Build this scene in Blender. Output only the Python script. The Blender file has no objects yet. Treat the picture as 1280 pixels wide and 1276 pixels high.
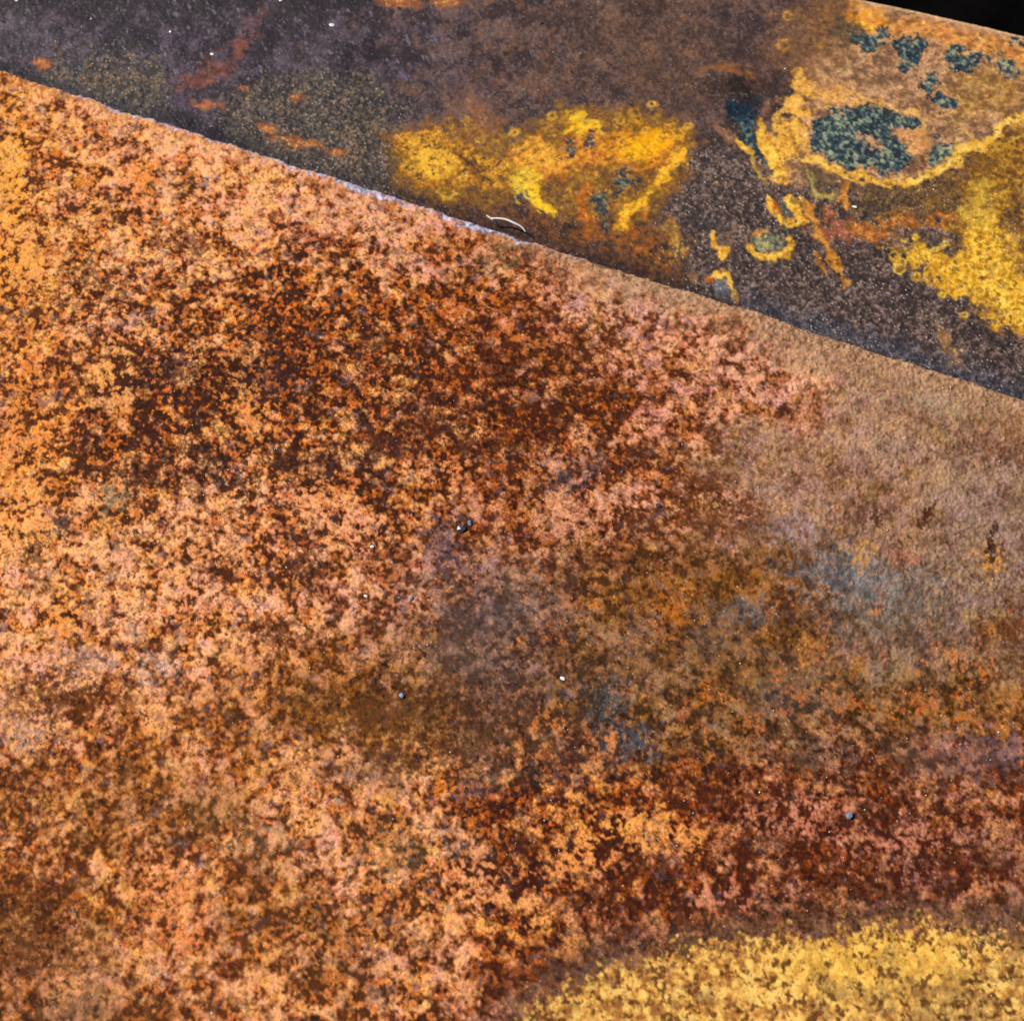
import bpy, math, random
import numpy as np
from mathutils import Vector

S = bpy.context.scene
C = S.collection

# ------------------------------------------------------------------ camera
CAM_D, CAM_TILT, FOCAL, SENSOR = 0.55, math.radians(25.0), 66.0, 36.0
cam_pos = np.array([0.0, -CAM_D * math.sin(CAM_TILT), CAM_D * math.cos(CAM_TILT)])
cam_data = bpy.data.cameras.new("camera")
cam = bpy.data.objects.new("camera", cam_data)
C.objects.link(cam)
cam.location = cam_pos.tolist()
cam.rotation_euler = (CAM_TILT, 0.0, 0.0)
cam_data.lens, cam_data.sensor_width, cam_data.sensor_fit = FOCAL, SENSOR, 'HORIZONTAL'
cam_data.clip_start, cam_data.clip_end = 0.01, 60.0
cam_data.dof.use_dof = True
cam_data.dof.focus_distance = 0.553
cam_data.dof.aperture_fstop = 17.0
S.camera = cam

# ------------------------------------------------------------------ daylight
SUN_DIR = Vector((-0.68, 0.26, 0.68)).normalized()          # towards the sun
world = bpy.data.worlds.new("World")
S.world = world
world.use_nodes = True
wt = world.node_tree
wt.nodes.clear()
sky = wt.nodes.new("ShaderNodeTexSky")
sky.sky_type = 'NISHITA'
sky.sun_disc = False
sky.sun_elevation = math.asin(SUN_DIR.z)
sky.sun_rotation = math.atan2(SUN_DIR.x, SUN_DIR.y)
wbg = wt.nodes.new("ShaderNodeBackground")
wbg.inputs[1].default_value = 0.06
wout = wt.nodes.new("ShaderNodeOutputWorld")
wt.links.new(sky.outputs[0], wbg.inputs[0])
wt.links.new(wbg.outputs[0], wout.inputs[0])
sun_data = bpy.data.lights.new("sun", 'SUN')
sun_data.energy = 4.7
sun_data.angle = math.radians(0.5)
sun_data.color = (1.0, 0.92, 0.82)
sun = bpy.data.objects.new("sun", sun_data)
C.objects.link(sun)
sun.rotation_euler = SUN_DIR.to_track_quat('Z', 'Y').to_euler()
S.view_settings.view_transform = 'Standard'
S.view_settings.look = 'None'
S.view_settings.gamma = 1.0
S.view_settings.exposure = 0.45
S.view_settings.use_curve_mapping = False
EXPOSED = np.array([1.59, 1.53, 1.50])          # how much brighter than its base colour a lit surface shows

# ------------------------------------------------------------------ view geometry (pixels of the 1280 x 1276 photograph)
FPX = 1280.0 * FOCAL / SENSOR
ct, st = math.cos(CAM_TILT), math.sin(CAM_TILT)
AX = np.array([1.0, 0, 0]); AY = np.array([0, ct, st]); AZ = np.array([0, -st, ct])

def to_photo(P):
    d = P - cam_pos
    z = -(d @ AZ)
    return 640 + FPX * (d @ AX) / z, 638 - FPX * (d @ AY) / z

def on_plane(px, py, z0=0.0):
    d = AX * ((px - 640) / FPX) + AY * ((638 - py) / FPX) - AZ
    k = (z0 - cam_pos[2]) / d[2]
    return cam_pos + d * k

# ------------------------------------------------------------------ helpers
def srgb(c):
    c = np.asarray(c, float) / 255.0
    return np.where(c <= 0.04045, c / 12.92, ((c + 0.055) / 1.055) ** 2.4)

def ss(a, b, x):
    t = np.clip((x - a) / (b - a), 0, 1)
    return t * t * (3 - 2 * t)

CELL = 0.00038                      # grid pitch of the plates
PXM = 0.30 / 1280                   # metres per photo pixel
U = PXM / CELL                      # grid cells per photo pixel

def richer(col, sat, con, pivot=0.22):
    """pigment strength: deepen the authored colours evenly"""
    lum = (col @ np.array([0.2126, 0.7152, 0.0722]))[..., None]
    col = np.clip(lum + (col - lum) * sat, 0.002, None)
    lum2 = np.clip((col @ np.array([0.2126, 0.7152, 0.0722]))[..., None], 1e-4, None)
    return np.clip(col * (lum2 / pivot) ** (con - 1), 0.003, 1.1)

class Noise:
    """fractal fields over a plate, wavelengths given in photo pixels"""
    def __init__(self, shape, seed):
        self.h, self.w = shape
        self.H, self.W = shape[0] + shape[0] % 2, shape[1] + shape[1] % 2
        self.rng = np.random.default_rng(seed)
        self.fy = np.fft.fftfreq(self.H)[:, None].astype(np.float32)
        self.fx = np.fft.rfftfreq(self.W)[None, :].astype(np.float32)

    def _go(self, amp):
        n = np.fft.rfft2(self.rng.standard_normal((self.H, self.W), dtype=np.float32))
        f = np.fft.irfft2(n * amp, s=(self.H, self.W))[:self.h, :self.w].astype(np.float32)
        return (f - f.mean()) / f.std()

    def fbm(self, L, beta=1.7, stretch=1.0, ang=0.0):
        L = L * U
        c, s = math.cos(ang), math.sin(ang)
        fu = (self.fx * c + self.fy * s) * stretch
        fv = -self.fx * s + self.fy * c
        f2 = fu * fu + fv * fv
        return self._go((f2 + 1.0 / (L * L)) ** (-beta / 2))

    def band(self, L, bw=0.45, stretch=1.0, ang=0.0):
        f0 = 1.0 / (L * U)
        c, s = math.cos(ang), math.sin(ang)
        fu = (self.fx * c + self.fy * s) * stretch
        fv = -self.fx * s + self.fy * c
        f = np.sqrt(fu * fu + fv * fv)
        return self._go(np.exp(-((f - f0) / (bw * f0)) ** 2))

def cdf(n):
    return 0.5 * (1 + np.tanh(0.8 * n))

def mix(a, b, m):
    return a + (b - a) * m[..., None]

def ramp(t, *cols):
    """display colours at even stops, t in 0..1"""
    cols = np.array([srgb(c) for c in cols], np.float32)
    n = len(cols) - 1
    x = np.clip(t, 0, 1) * n
    i = np.minimum(x.astype(int), n - 1)
    f = (x - i)[..., None]
    return cols[i] * (1 - f) + cols[i + 1] * f

def sd_ellipse(X, Y, cx, cy, rx, ry, deg=0):
    a = math.radians(deg); c, s = math.cos(a), math.sin(a)
    u = (X - cx) * c + (Y - cy) * s
    v = -(X - cx) * s + (Y - cy) * c
    return (np.sqrt((u / rx) ** 2 + (v / ry) ** 2) - 1) * min(rx, ry)

def sd_stroke(X, Y, pts, w):
    """pts = [(x, y), ...]; w = half width, a number or one per point"""
    best = np.full(X.shape, 1e6, np.float32)
    ws = w if hasattr(w, '__len__') else [w] * len(pts)
    for (x0, y0), (x1, y1), w0, w1 in zip(pts, pts[1:], ws, ws[1:]):
        dx, dy = x1 - x0, y1 - y0
        t = np.clip(((X - x0) * dx + (Y - y0) * dy) / (dx * dx + dy * dy), 0, 1)
        best = np.minimum(best, np.hypot(X - x0 - t * dx, Y - y0 - t * dy) - (w0 + (w1 - w0) * t))
    return best

def sd_poly(X, Y, pts):
    d = np.full(X.shape, 1e12, np.float32)
    ins = np.zeros(X.shape, bool)
    n = len(pts)
    for i in range(n):
        (x0, y0), (x1, y1) = pts[i], pts[(i + 1) % n]
        dx, dy = x1 - x0, y1 - y0
        t = np.clip(((X - x0) * dx + (Y - y0) * dy) / (dx * dx + dy * dy), 0, 1)
        d = np.minimum(d, (X - x0 - t * dx) ** 2 + (Y - y0 - t * dy) ** 2)
        if y0 != y1:
            cross = ((y0 > Y) != (y1 > Y)) & (X < (x1 - x0) * (Y - y0) / (y1 - y0) + x0)
            ins ^= cross
    d = np.sqrt(d)
    return np.where(ins, -d, d)

def tag(o, label=None, cat=None, group=None, kind=None):
    if label: o["label"] = label
    if cat: o["category"] = cat
    if group: o["group"] = group
    if kind: o["kind"] = kind
    return o

def pick_lines(lo, hi, d0, d1, coarse=10):
    """all grid lines between d0 and d1, every tenth outside"""
    a = list(range(lo, d0, coarse)) + list(range(d0, d1)) + list(range(d1, hi, coarse))
    if a[-1] != hi - 1: a.append(hi - 1)
    return np.array(sorted(set(a)))

def mesh_from_grid(name, P, col, fin, faces, material, parent=None, extra=None):
    """P (n,3) points, faces (m,4) indices; unused points are dropped"""
    used = np.zeros(len(P), bool); used[faces.ravel()] = True
    remap = np.cumsum(used) - 1
    P2, c2, f2 = P[used], col[used], fin[used]
    F = remap[faces]
    me = bpy.data.meshes.new(name)
    nv, nf = len(P2), len(F)
    me.vertices.add(nv); me.loops.add(nf * 4); me.polygons.add(nf)
    me.vertices.foreach_set("co", P2.astype(np.float32).ravel())
    me.loops.foreach_set("vertex_index", F.astype(np.int32).ravel())
    me.polygons.foreach_set("loop_start", (np.arange(nf) * 4).astype(np.int32))
    me.polygons.foreach_set("use_smooth", np.ones(nf, bool))
    for an, data in (("pigment", c2), ("finish", f2)):
        at = me.attributes.new(an, 'FLOAT_COLOR', 'POINT')
        at.data.foreach_set("color", data.astype(np.float32).ravel())
    me.update(calc_edges=True)
    me.validate()
    me.materials.append(material)
    o = bpy.data.objects.new(name, me)
    C.objects.link(o)
    if parent: o.parent = parent
    return o

# ------------------------------------------------------------------ materials
def rust_material(name, grain_scale, bump_distance, grain):
    m = bpy.data.materials.new(name); m.use_nodes = True
    nt = m.node_tree; N = nt.nodes; Lk = nt.links
    b = N["Principled BSDF"]
    pig = N.new("ShaderNodeAttribute"); pig.attribute_name = "pigment"
    fin = N.new("ShaderNodeAttribute"); fin.attribute_name = "finish"
    tc = N.new("ShaderNodeTexCoord")
    n1 = N.new("ShaderNodeTexNoise"); n1.inputs["Scale"].default_value = grain_scale
    n1.inputs["Detail"].default_value = 4.0; n1.inputs["Roughness"].default_value = 0.65
    n2 = N.new("ShaderNodeTexNoise"); n2.inputs["Scale"].default_value = grain_scale * 0.45
    n2.inputs["Detail"].default_value = 3.0
    v1 = N.new("ShaderNodeTexVoronoi"); v1.inputs["Scale"].default_value = grain_scale * 0.8
    for n in (n1, n2, v1): Lk.new(tc.outputs["Object"], n.inputs["Vector"])
    # fine grains: darker and lighter crystals
    r1 = N.new("ShaderNodeMapRange")
    r1.inputs["From Min"].default_value, r1.inputs["From Max"].default_value = 0.33, 0.67
    r1.inputs["To Min"].default_value, r1.inputs["To Max"].default_value = 1 - grain, 1 + grain
    Lk.new(n1.outputs["Fac"], r1.inputs["Value"])
    mul = N.new("ShaderNodeMix"); mul.data_type = 'RGBA'; mul.blend_type = 'MULTIPLY'
    mul.inputs["Factor"].default_value = 1.0
    Lk.new(pig.outputs["Color"], mul.inputs["A"]); Lk.new(r1.outputs["Result"], mul.inputs["B"])
    # dark and pale flecks: how many is set by the pigment's alpha
    def fleck(scale, lo, hi, source, width):
        nn = N.new("ShaderNodeTexNoise"); nn.inputs["Scale"].default_value = scale
        nn.inputs["Detail"].default_value = 5.0; nn.inputs["Roughness"].default_value = 0.62
        Lk.new(tc.outputs["Object"], nn.inputs["Vector"])
        th = N.new("ShaderNodeMapRange")
        th.inputs["To Min"].default_value, th.inputs["To Max"].default_value = lo, hi
        Lk.new(source, th.inputs["Value"])
        df = N.new("ShaderNodeMath"); df.operation = 'SUBTRACT'
        Lk.new(nn.outputs["Fac"], df.inputs[0]); Lk.new(th.outputs["Result"], df.inputs[1])
        st_ = N.new("ShaderNodeMapRange"); st_.interpolation_type = 'SMOOTHSTEP'
        st_.inputs["From Min"].default_value, st_.inputs["From Max"].default_value = -width, width
        Lk.new(df.outputs[0], st_.inputs["Value"])
        return st_.outputs["Result"]
    def tone(col_in, fac, rgb, blend):
        mx = N.new("ShaderNodeMix"); mx.data_type = 'RGBA'; mx.blend_type = blend
        Lk.new(fac, mx.inputs["Factor"]); Lk.new(col_in, mx.inputs["A"]); mx.inputs["B"].default_value = (*rgb, 1)
        return mx.outputs["Result"]
    c_ = mul.outputs["Result"]
    c_ = tone(c_, fleck(620.0, 0.80, 0.47, pig.outputs["Alpha"], 0.045), (0.60, 0.50, 0.44), 'MULTIPLY')
    c_ = tone(c_, fleck(1150.0, 0.78, 0.52, pig.outputs["Alpha"], 0.035), (0.56, 0.50, 0.46), 'MULTIPLY')
    c_ = tone(c_, fleck(900.0, 0.66, 0.60, pig.outputs["Alpha"], 0.04), (1.55, 1.50, 1.50), 'MULTIPLY')
    # hue drift of single grains
    r2 = N.new("ShaderNodeMapRange")
    r2.inputs["From Min"].default_value, r2.inputs["From Max"].default_value = 0.3, 0.7
    r2.inputs["To Min"].default_value, r2.inputs["To Max"].default_value = 0.492, 0.508
    Lk.new(n2.outputs["Fac"], r2.inputs["Value"])
    hs = N.new("ShaderNodeHueSaturation")
    Lk.new(r2.outputs["Result"], hs.inputs["Hue"]); Lk.new(c_, hs.inputs["Color"])
    Lk.new(hs.outputs["Color"], b.inputs["Base Color"])
    sep = N.new("ShaderNodeSeparateColor"); Lk.new(fin.outputs["Color"], sep.inputs["Color"])
    Lk.new(sep.outputs["Red"], b.inputs["Roughness"]); Lk.new(sep.outputs["Green"], b.inputs["Metallic"])
    Lk.new(fin.outputs["Alpha"], b.inputs["Specular IOR Level"])
    bp = N.new("ShaderNodeBump"); bp.inputs["Distance"].default_value = bump_distance
    add = N.new("ShaderNodeMath"); add.operation = 'ADD'
    Lk.new(n1.outputs["Fac"], add.inputs[0]); Lk.new(v1.outputs["Distance"], add.inputs[1])
    Lk.new(add.outputs[0], bp.inputs["Height"]); Lk.new(sep.outputs["Blue"], bp.inputs["Strength"])
    Lk.new(bp.outputs["Normal"], b.inputs["Normal"])
    return m

def plain(name, col, rough=0.6, metallic=0.0, spec=0.4, var=0.25, scale=900.0):
    m = bpy.data.materials.new(name); m.use_nodes = True
    nt = m.node_tree; b = nt.nodes["Principled BSDF"]
    tc = nt.nodes.new("ShaderNodeTexCoord"); n = nt.nodes.new("ShaderNodeTexNoise")
    n.inputs["Scale"].default_value = scale
    nt.links.new(tc.outputs["Object"], n.inputs["Vector"])
    cr = nt.nodes.new("ShaderNodeValToRGB")
    cr.color_ramp.elements[0].position, cr.color_ramp.elements[1].position = 0.3, 0.7
    cr.color_ramp.elements[0].color = (*[c * (1 - var) for c in col], 1)
    cr.color_ramp.elements[1].color = (*[min(1, c * (1 + var)) for c in col], 1)
    nt.links.new(n.outputs["Fac"], cr.inputs["Fac"]); nt.links.new(cr.outputs["Color"], b.inputs["Base Color"])
    b.inputs["Roughness"].default_value = rough; b.inputs["Metallic"].default_value = metallic
    b.inputs["Specular IOR Level"].default_value = spec
    return m

M_LOW = rust_material("speckled_rust", 1500.0, 0.00013, 0.15)
M_UP = rust_material("stained_scale", 1500.0, 0.00009, 0.13)

# ------------------------------------------------------------------ ground: unlit depth behind the plates painted in as near-black colour
me = bpy.data.meshes.new("ground")
GZ = -0.0091
me.from_pydata([(-8, -8, GZ), (8, -8, GZ), (8, 8, GZ), (-8, 8, GZ)], [], [(0, 1, 2, 3)])
ground = bpy.data.objects.new("ground", me); C.objects.link(ground)
me.materials.append(plain("black_ground", (0.0022, 0.0020, 0.0020), 1.0, 0, 0.0, 0.4, 60))
tag(ground, kind="structure")

# ================================================================== the front plate (large, speckled)
EDGE_A, EDGE_B = (0, 87.0), (1280, 497.0)          # its back edge as the photograph shows it
pa, pb = on_plane(*EDGE_A), on_plane(*EDGE_B)
ea = (pb - pa) / np.linalg.norm(pb - pa)           # along the edge
eb = np.array([ea[1], -ea[0], 0.0])                # away from the edge, towards the viewer
corners = np.array([on_plane(x, y) for x, y in ((0, 80), (1280, 490), (0, 1276), (1280, 1276))])
ca = (corners - pa) @ ea; cb = (corners - pa) @ eb
R_EDGE = 0.0019
T_LOW = 0.0021
a_lo, a_hi = ca.min() - 0.07, ca.max() + 0.07
b_hi = cb.max() + 0.07
arc = R_EDGE * math.pi / 2
W = int((a_hi - a_lo) / CELL); Hh = int((b_hi + arc) / CELL)
A = a_lo + np.arange(W) * CELL
Q = -arc + np.arange(Hh) * CELL                    # surface distance, negative on the rounded lip
i0, i1 = int((ca.min() - 0.004 - a_lo) / CELL), int((ca.max() + 0.004 - a_lo) / CELL)
j1 = int((cb.max() + 0.004 + arc) / CELL)
nz = Noise((Hh, W), 11)
AA, QQ = np.meshgrid(A, Q)
AA = AA.astype(np.float32); QQ = QQ.astype(np.float32)
Bflat = R_EDGE + QQ
phi = np.clip(-QQ / R_EDGE, 0, math.pi / 2)
Bpos = np.where(QQ >= 0, Bflat, R_EDGE - R_EDGE * np.sin(phi))
Zpos = np.where(QQ >= 0, 0.0, -R_EDGE * (1 - np.cos(phi)))
base = pa + AA[..., None] * ea + Bpos[..., None] * eb + Zpos[..., None] * np.array([0, 0, 1.0])
X, Y = to_photo(base.reshape(-1, 3)); X = X.reshape(Hh, W).astype(np.float32); Y = Y.reshape(Hh, W).astype(np.float32)
edge_d = QQ / PXM                                  # photo pixels from the lip
nicks = nz.fbm(70, 2.2)[5:6, :] * 0.00035 + nz.fbm(14, 2.0)[5:6, :] * 0.00010
base += (np.clip(nicks, -0.0009, 0.0016) * ss(0.006, 0.0, np.abs(QQ)))[..., None] * eb

# --- regional palettes: light, middle, dark
PAL = {
 'Y': ((255, 182, 110), (222, 138, 74), (88, 42, 17)),
 'P': ((252, 184, 130), (216, 136, 80), (78, 36, 16)),
 'p': ((250, 178, 114), (190, 106, 52), (60, 28, 14)),
 'K': ((236, 174, 136), (192, 122, 80), (88, 41, 18)),
 'k': ((230, 158, 112), (170, 94, 44), (76, 34, 12)),
 'R': ((222, 152, 108), (142, 74, 36), (76, 33, 12)),
 'O': ((252, 172, 100), (172, 90, 42), (66, 27, 11)),
 'T': ((192, 152, 120), (162, 120, 88), (112, 76, 50)),
 't': ((178, 148, 122), (150, 116, 92), (104, 76, 54)),
 'G': ((188, 144, 116), (142, 100, 72), (86, 54, 36)),
 'B': ((180, 120, 64), (138, 86, 38), (76, 42, 15)),
 'U': ((172, 130, 86), (128, 86, 44), (70, 43, 20)),
 'V': ((192, 132, 72), (142, 90, 40), (82, 46, 18)),
 'W': ((244, 176, 120), (196, 120, 66), (94, 46, 19)),
 'w': ((228, 158, 102), (172, 102, 50), (86, 44, 17)),
 'S': ((216, 172, 134), (188, 138, 100), (128, 82, 50)),
 'g': ((150, 114, 90), (110, 76, 54), (70, 44, 28)),
}
ROWS = [
 # x =   0    160   320   480   640   800   960   1120  1280      y
 "Y46 P40 P42 K40 S42 S42 S42 S42 S42",                       # 120
 "Y48 P44 P44 K40 k50 S42 S42 S42 S42",                       # 247
 "Y54 P58 p58 p60 k60 K50 K48 S46 S42",                       # 374
 "Y54 p66 p66 p68 k68 k62 K52 T48 T50",                       # 501
 "Y46 P56 P52 p56 k58 K57 T56 T50 t48",                       # 628
 "P46 P48 P52 K54 G56 B54 B54 t52 t52",                       # 755
 "W52 W56 w52 V56 G58 U54 U54 U52 B50",                       # 882
 "W56 w54 W50 P50 O60 O60 R62 R62 R60",                       # 1009
 "w58 W50 W50 P52 O58 R60 R66 R62 g50",                       # 1136
 "w62 W55 W53 P52 R54 g50 g50 g50 g50",                       # 1263
]
ctrl = np.zeros((10, 9, 10), np.float32)
SOFT = {'T': 1.5, 't': 1.5, 'S': 1.4, 'G': 0.8, 'U': 0.75, 'B': 0.75, 'V': 0.85, 'w': 0.75, 'W': 0.68, 'g': 0.8,
        'R': 0.62, 'O': 0.52, 'k': 0.60, 'K': 0.64, 'P': 0.52, 'p': 0.50, 'Y': 0.55}
ctrl = np.zeros((10, 9, 11), np.float32)
for r, row in enumerate(ROWS):
    for c, cell in enumerate(row.split()):
        p = PAL[cell[0]]
        ctrl[r, c, :9] = np.concatenate([srgb(q) for q in p])
        ctrl[r, c, 9] = int(cell[1:]) / 100.0
        ctrl[r, c, 10] = SOFT[cell[0]]

wx, wy = nz.fbm(150, 2.2), nz.fbm(150, 2.2)
gx = np.clip((X + 26 * wx) / 160.0, 0, 7.999); gy = np.clip((Y + 24 * wy - 120) / 127.0, 0, 8.999)
ix, iy = gx.astype(int), gy.astype(int)
fx, fy = gx - ix, gy - iy
fx = fx * fx * (3 - 2 * fx); fy = fy * fy * (3 - 2 * fy)
def grid_pick(ch):
    g = ctrl[..., ch]
    return ((g[iy, ix] * (1 - fx) + g[iy, ix + 1] * fx) * (1 - fy) + (g[iy + 1, ix] * (1 - fx) + g[iy + 1, ix + 1] * fx) * fy)
colL = np.stack([grid_pick(k) for k in range(3)], -1)
colM = np.stack([grid_pick(k) for k in range(3, 6)], -1)
colD = np.stack([grid_pick(k) for k in range(6, 9)], -1)
cov, soft = grid_pick(9), grid_pick(10)

blotch = nz.fbm(26, 2.25)
broad = nz.fbm(80, 2.0)
fine = nz.fbm(9, 2.0)
tiny = nz.fbm(5, 1.7)
mott = nz.fbm(14, 1.9) * (1 - 0.5 * ss(800, 1080, X) * ss(960, 800, Y))
f1 = 0.85 * blotch + 0.25 * broad + 0.24 * fine + 0.34 * nz.fbm(110, 2.4)
f1 /= f1.std()
f2 = 1.0 * nz.fbm(8, 3.0) + 0.30 * nz.fbm(22, 2.2) - 0.20 * blotch + 0.10 * fine - 0.28 * broad
f2 /= f2.std()
w = 0.52 * soft
lightc = np.clip(1.15 * (1 - cov) - 0.15, 0.05, 0.9); darkc = np.clip(0.40 + 1.2 * (cov - 0.5), 0.06, 0.8)
ml = ss(-1, 1, (cdf(f1) - (1 - lightc)) / w)
md = ss(-1, 1, (cdf(f2) - (1 - darkc)) / (0.75 * w)) * (1 - 0.45 * ml)
col = colM * np.exp(0.26 * mott + 0.14 * tiny - 0.06)[..., None]
rusty = ss(0.2, 1.6, nz.fbm(20, 1.9))[..., None]
col = col * (1 - rusty * np.array([0.0, 0.22, 0.45]) * 0.7)
glow = nz.fbm(36, 2.0)[..., None]                       # peach to orange-yellow drift in the light rust
col = mix(col, colL * np.exp(0.05 * tiny + 0.05 * mott)[..., None] * (1 + np.clip(glow, -1.6, 2) * np.array([0.02, 0.005, -0.09])), ml)
col = mix(col, colD * np.exp(0.25 * fine + 0.18 * tiny)[..., None], md * 0.95)
t = np.clip(0.5 + 0.5 * ml - 0.5 * md, 0, 1)
c = t

# hue drift of the light rust: pinker / yellower clouds
hue = np.clip(nz.fbm(48, 1.9), -2, 2)
tint = np.stack([1 + 0.012 * hue, 1 + 0.022 * hue, 1 - 0.08 * hue], -1)
col = col * np.clip(tint, 0.7, 1.3)
smooth_right = ss(800, 1080, X) * ss(960, 800, Y)

# violet and blue-grey oxide in thin clouds
vio = ss(1.1, 2.2, nz.fbm(22, 1.9) + 0.25 * fine) * 0.55 * (1 - 0.75 * smooth_right)
col = mix(col, srgb((112, 98, 104)) * (0.55 + 0.75 * t[..., None]), vio)

nA, nB, nC = nz.fbm(16, 1.9), nz.fbm(16, 1.9), nz.fbm(10, 1.8)
Xw, Yw = X + 7 * nA, Y + 7 * nB
def spot(x, y, rx, ry, fn):
    """work on the part of the plate near one spot only"""
    m_ = 34 + 2.2 * max(rx, ry)
    cs = np.array([on_plane(x + i * m_, y + j * m_) for i in (-1, 1) for j in (-1, 1)]) - pa
    ga, gb = (cs @ ea - a_lo) / CELL, (cs @ eb - R_EDGE + math.pi / 2 * R_EDGE) / CELL
    r0, r1, c0, c1 = max(int(gb.min()), 0), min(int(gb.max()) + 2, Hh), max(int(ga.min()), 0), min(int(ga.max()) + 2, W)
    if r1 > r0 and c1 > c0:
        w_ = np.s_[r0:r1, c0:c1]
        col[w_] = fn(w_, sd_ellipse(Xw[w_], Yw[w_], x, y, rx, ry))
BLUE = [ # x, y, rx, ry, colour, strength
 (1085, 740, 66, 36, (122, 124, 118), .75), (1040, 712, 46, 28, (116, 120, 122), .75), (1140, 800, 60, 40, (126, 108, 92), .40),
 (930, 765, 44, 15, (100, 110, 112), .65), (890, 800, 36, 22, (92, 94, 94), .50), (1000, 850, 60, 26, (98, 90, 76), .45),
 (760, 868, 22, 26, (54, 72, 76), .85), (780, 925, 34, 18, (80, 94, 106), .75), (690, 955, 60, 26, (96, 84, 72), .45),
 (585, 800, 46, 52, (104, 90, 84), .45), (650, 760, 52, 32, (118, 102, 96), .5), (620, 840, 60, 30, (108, 88, 78), .45),
 (555, 672, 16, 26, (112, 108, 112), .55), (560, 700, 34, 18, (138, 112, 122), .4), (1030, 945, 48, 22, (120, 102, 84), .55),
 (980, 880, 40, 18, (98, 92, 88), .5), (790, 795, 20, 22, (118, 106, 108), .5), (1180, 945, 60, 30, (124, 96, 84), .45),
 (1235, 945, 44, 26, (130, 104, 100), .5), (470, 965, 44, 16, (100, 92, 84), .4), (595, 985, 30, 10, (128, 112, 108), .45),
 (500, 1065, 40, 36, (150, 132, 92), .35), (580, 1060, 22, 10, (150, 136, 126), .6), (100, 830, 30, 14, (165, 145, 140), .45),
 (195, 835, 26, 16, (190, 165, 150), .5), (30, 920, 26, 18, (150, 140, 148), .4), (140, 620, 18, 12, (176, 160, 124), .7),
 (100, 1255, 30, 18, (112, 98, 90), .5), (205, 230, 16, 12, (170, 150, 120), .5), (70, 660, 14, 12, (188, 160, 140), .4),
 (700, 605, 20, 10, (106, 100, 104), .45), (730, 580, 16, 7, (104, 110, 116), .7), (985, 660, 32, 14, (172, 148, 146), .6),
 (1270, 935, 20, 14, (118, 98, 102), .5), (330, 1050, 40, 20, (150, 132, 96), .35), (260, 1010, 40, 18, (158, 128, 84), .3),
 (850, 365, 40, 14, (186, 160, 124), .7), (815, 352, 50, 12, (176, 154, 130), .6), (1050, 455, 70, 16, (170, 144, 112), .55),
 (1190, 500, 90, 18, (168, 148, 118), .6), (1000, 425, 60, 14, (176, 148, 122), .5), (660, 300, 34, 8, (170, 154, 104), .6),
 (620, 330, 20, 12, (186, 160, 110), .4), (1120, 560, 50, 18, (150, 132, 112), .4), (1240, 640, 60, 40, (156, 128, 112), .4)]
for x, y, rx, ry, cc, k in BLUE:
    spot(x, y, rx, ry, lambda w_, d: mix(col[w_], srgb(cc) * (0.62 + 0.70 * t[w_][..., None]),
                                         ss(0.7, -0.7, d / min(rx, ry) + 0.45 * nC[w_]) * k))

# orange and yellow blooms, each with its own spot
ORANGE = [
 (685, 905, 30, 12, (232, 140, 60)), (760, 925, 18, 16, (238, 156, 66)), (840, 760, 12, 18, (214, 130, 44)), (1010, 825, 12, 8, (240, 156, 70)),
 (555, 980, 8, 14, (232, 140, 30)), (1070, 830, 12, 8, (220, 140, 40)), (1225, 840, 16, 14, (220, 130, 50)), (1240, 700, 12, 8, (226, 160, 60)),
 (150, 480, 22, 22, (240, 176, 92)), (145, 458, 14, 12, (246, 186, 96)), (35, 470, 14, 22, (240, 150, 60)), (80, 775, 18, 14, (248, 166, 72)),
 (15, 240, 14, 50, (255, 188, 84)), (20, 330, 26, 30, (250, 180, 84)), (180, 225, 14, 20, (244, 150, 60)), (200, 515, 12, 10, (250, 170, 70)),
 (305, 480, 26, 20, (248, 178, 90)), (320, 520, 16, 18, (246, 170, 80)), (30, 660, 34, 30, (255, 190, 104)), (20, 560, 20, 36, (240, 160, 80)),
 (660, 640, 22, 10, (206, 130, 44)), (720, 640, 30, 18, (226, 170, 116)), (1130, 695, 12, 7, (190, 132, 84)), (1080, 690, 14, 7, (206, 160, 70)),
 (940, 905, 16, 12, (206, 126, 44)), (880, 870, 12, 10, (214, 126, 40)), (1000, 870, 24, 10, (210, 130, 56)), (1060, 880, 20, 12, (206, 120, 50)),
 (1150, 880, 26, 12, (204, 124, 54)), (1200, 900, 14, 10, (216, 150, 50)), (780, 1035, 34, 16, (250, 184, 92)), (730, 1070, 40, 16, (250, 176, 92)),
 (665, 1135, 14, 12, (250, 186, 104)), (700, 1080, 26, 14, (246, 172, 92)), (870, 1050, 10, 14, (248, 176, 84)), (550, 880, 10, 6, (220, 120, 80)),
 (910, 1120, 40, 12, (226, 156, 108)), (1000, 1020, 50, 22, (220, 156, 112)), (1150, 1050, 60, 12, (210, 146, 104)), (1140, 1090, 30, 16, (206, 148, 112)),
 (590, 475, 26, 14, (214, 120, 50)), (640, 420, 18, 10, (206, 122, 50)), (575, 380, 18, 12, (206, 118, 46)),
 (450, 665, 22, 18, (244, 180, 120)), (390, 620, 26, 14, (244, 176, 110)), (560, 585, 12, 10, (250, 174, 100)), (265, 690, 26, 14, (250, 190, 120)),
 (250, 740, 20, 16, (250, 186, 126)), (210, 1120, 34, 20, (238, 160, 90)), (230, 1170, 30, 14, (240, 150, 80)), (600, 1090, 30, 20, (244, 176, 110))]
ro = random.Random(4)
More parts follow.
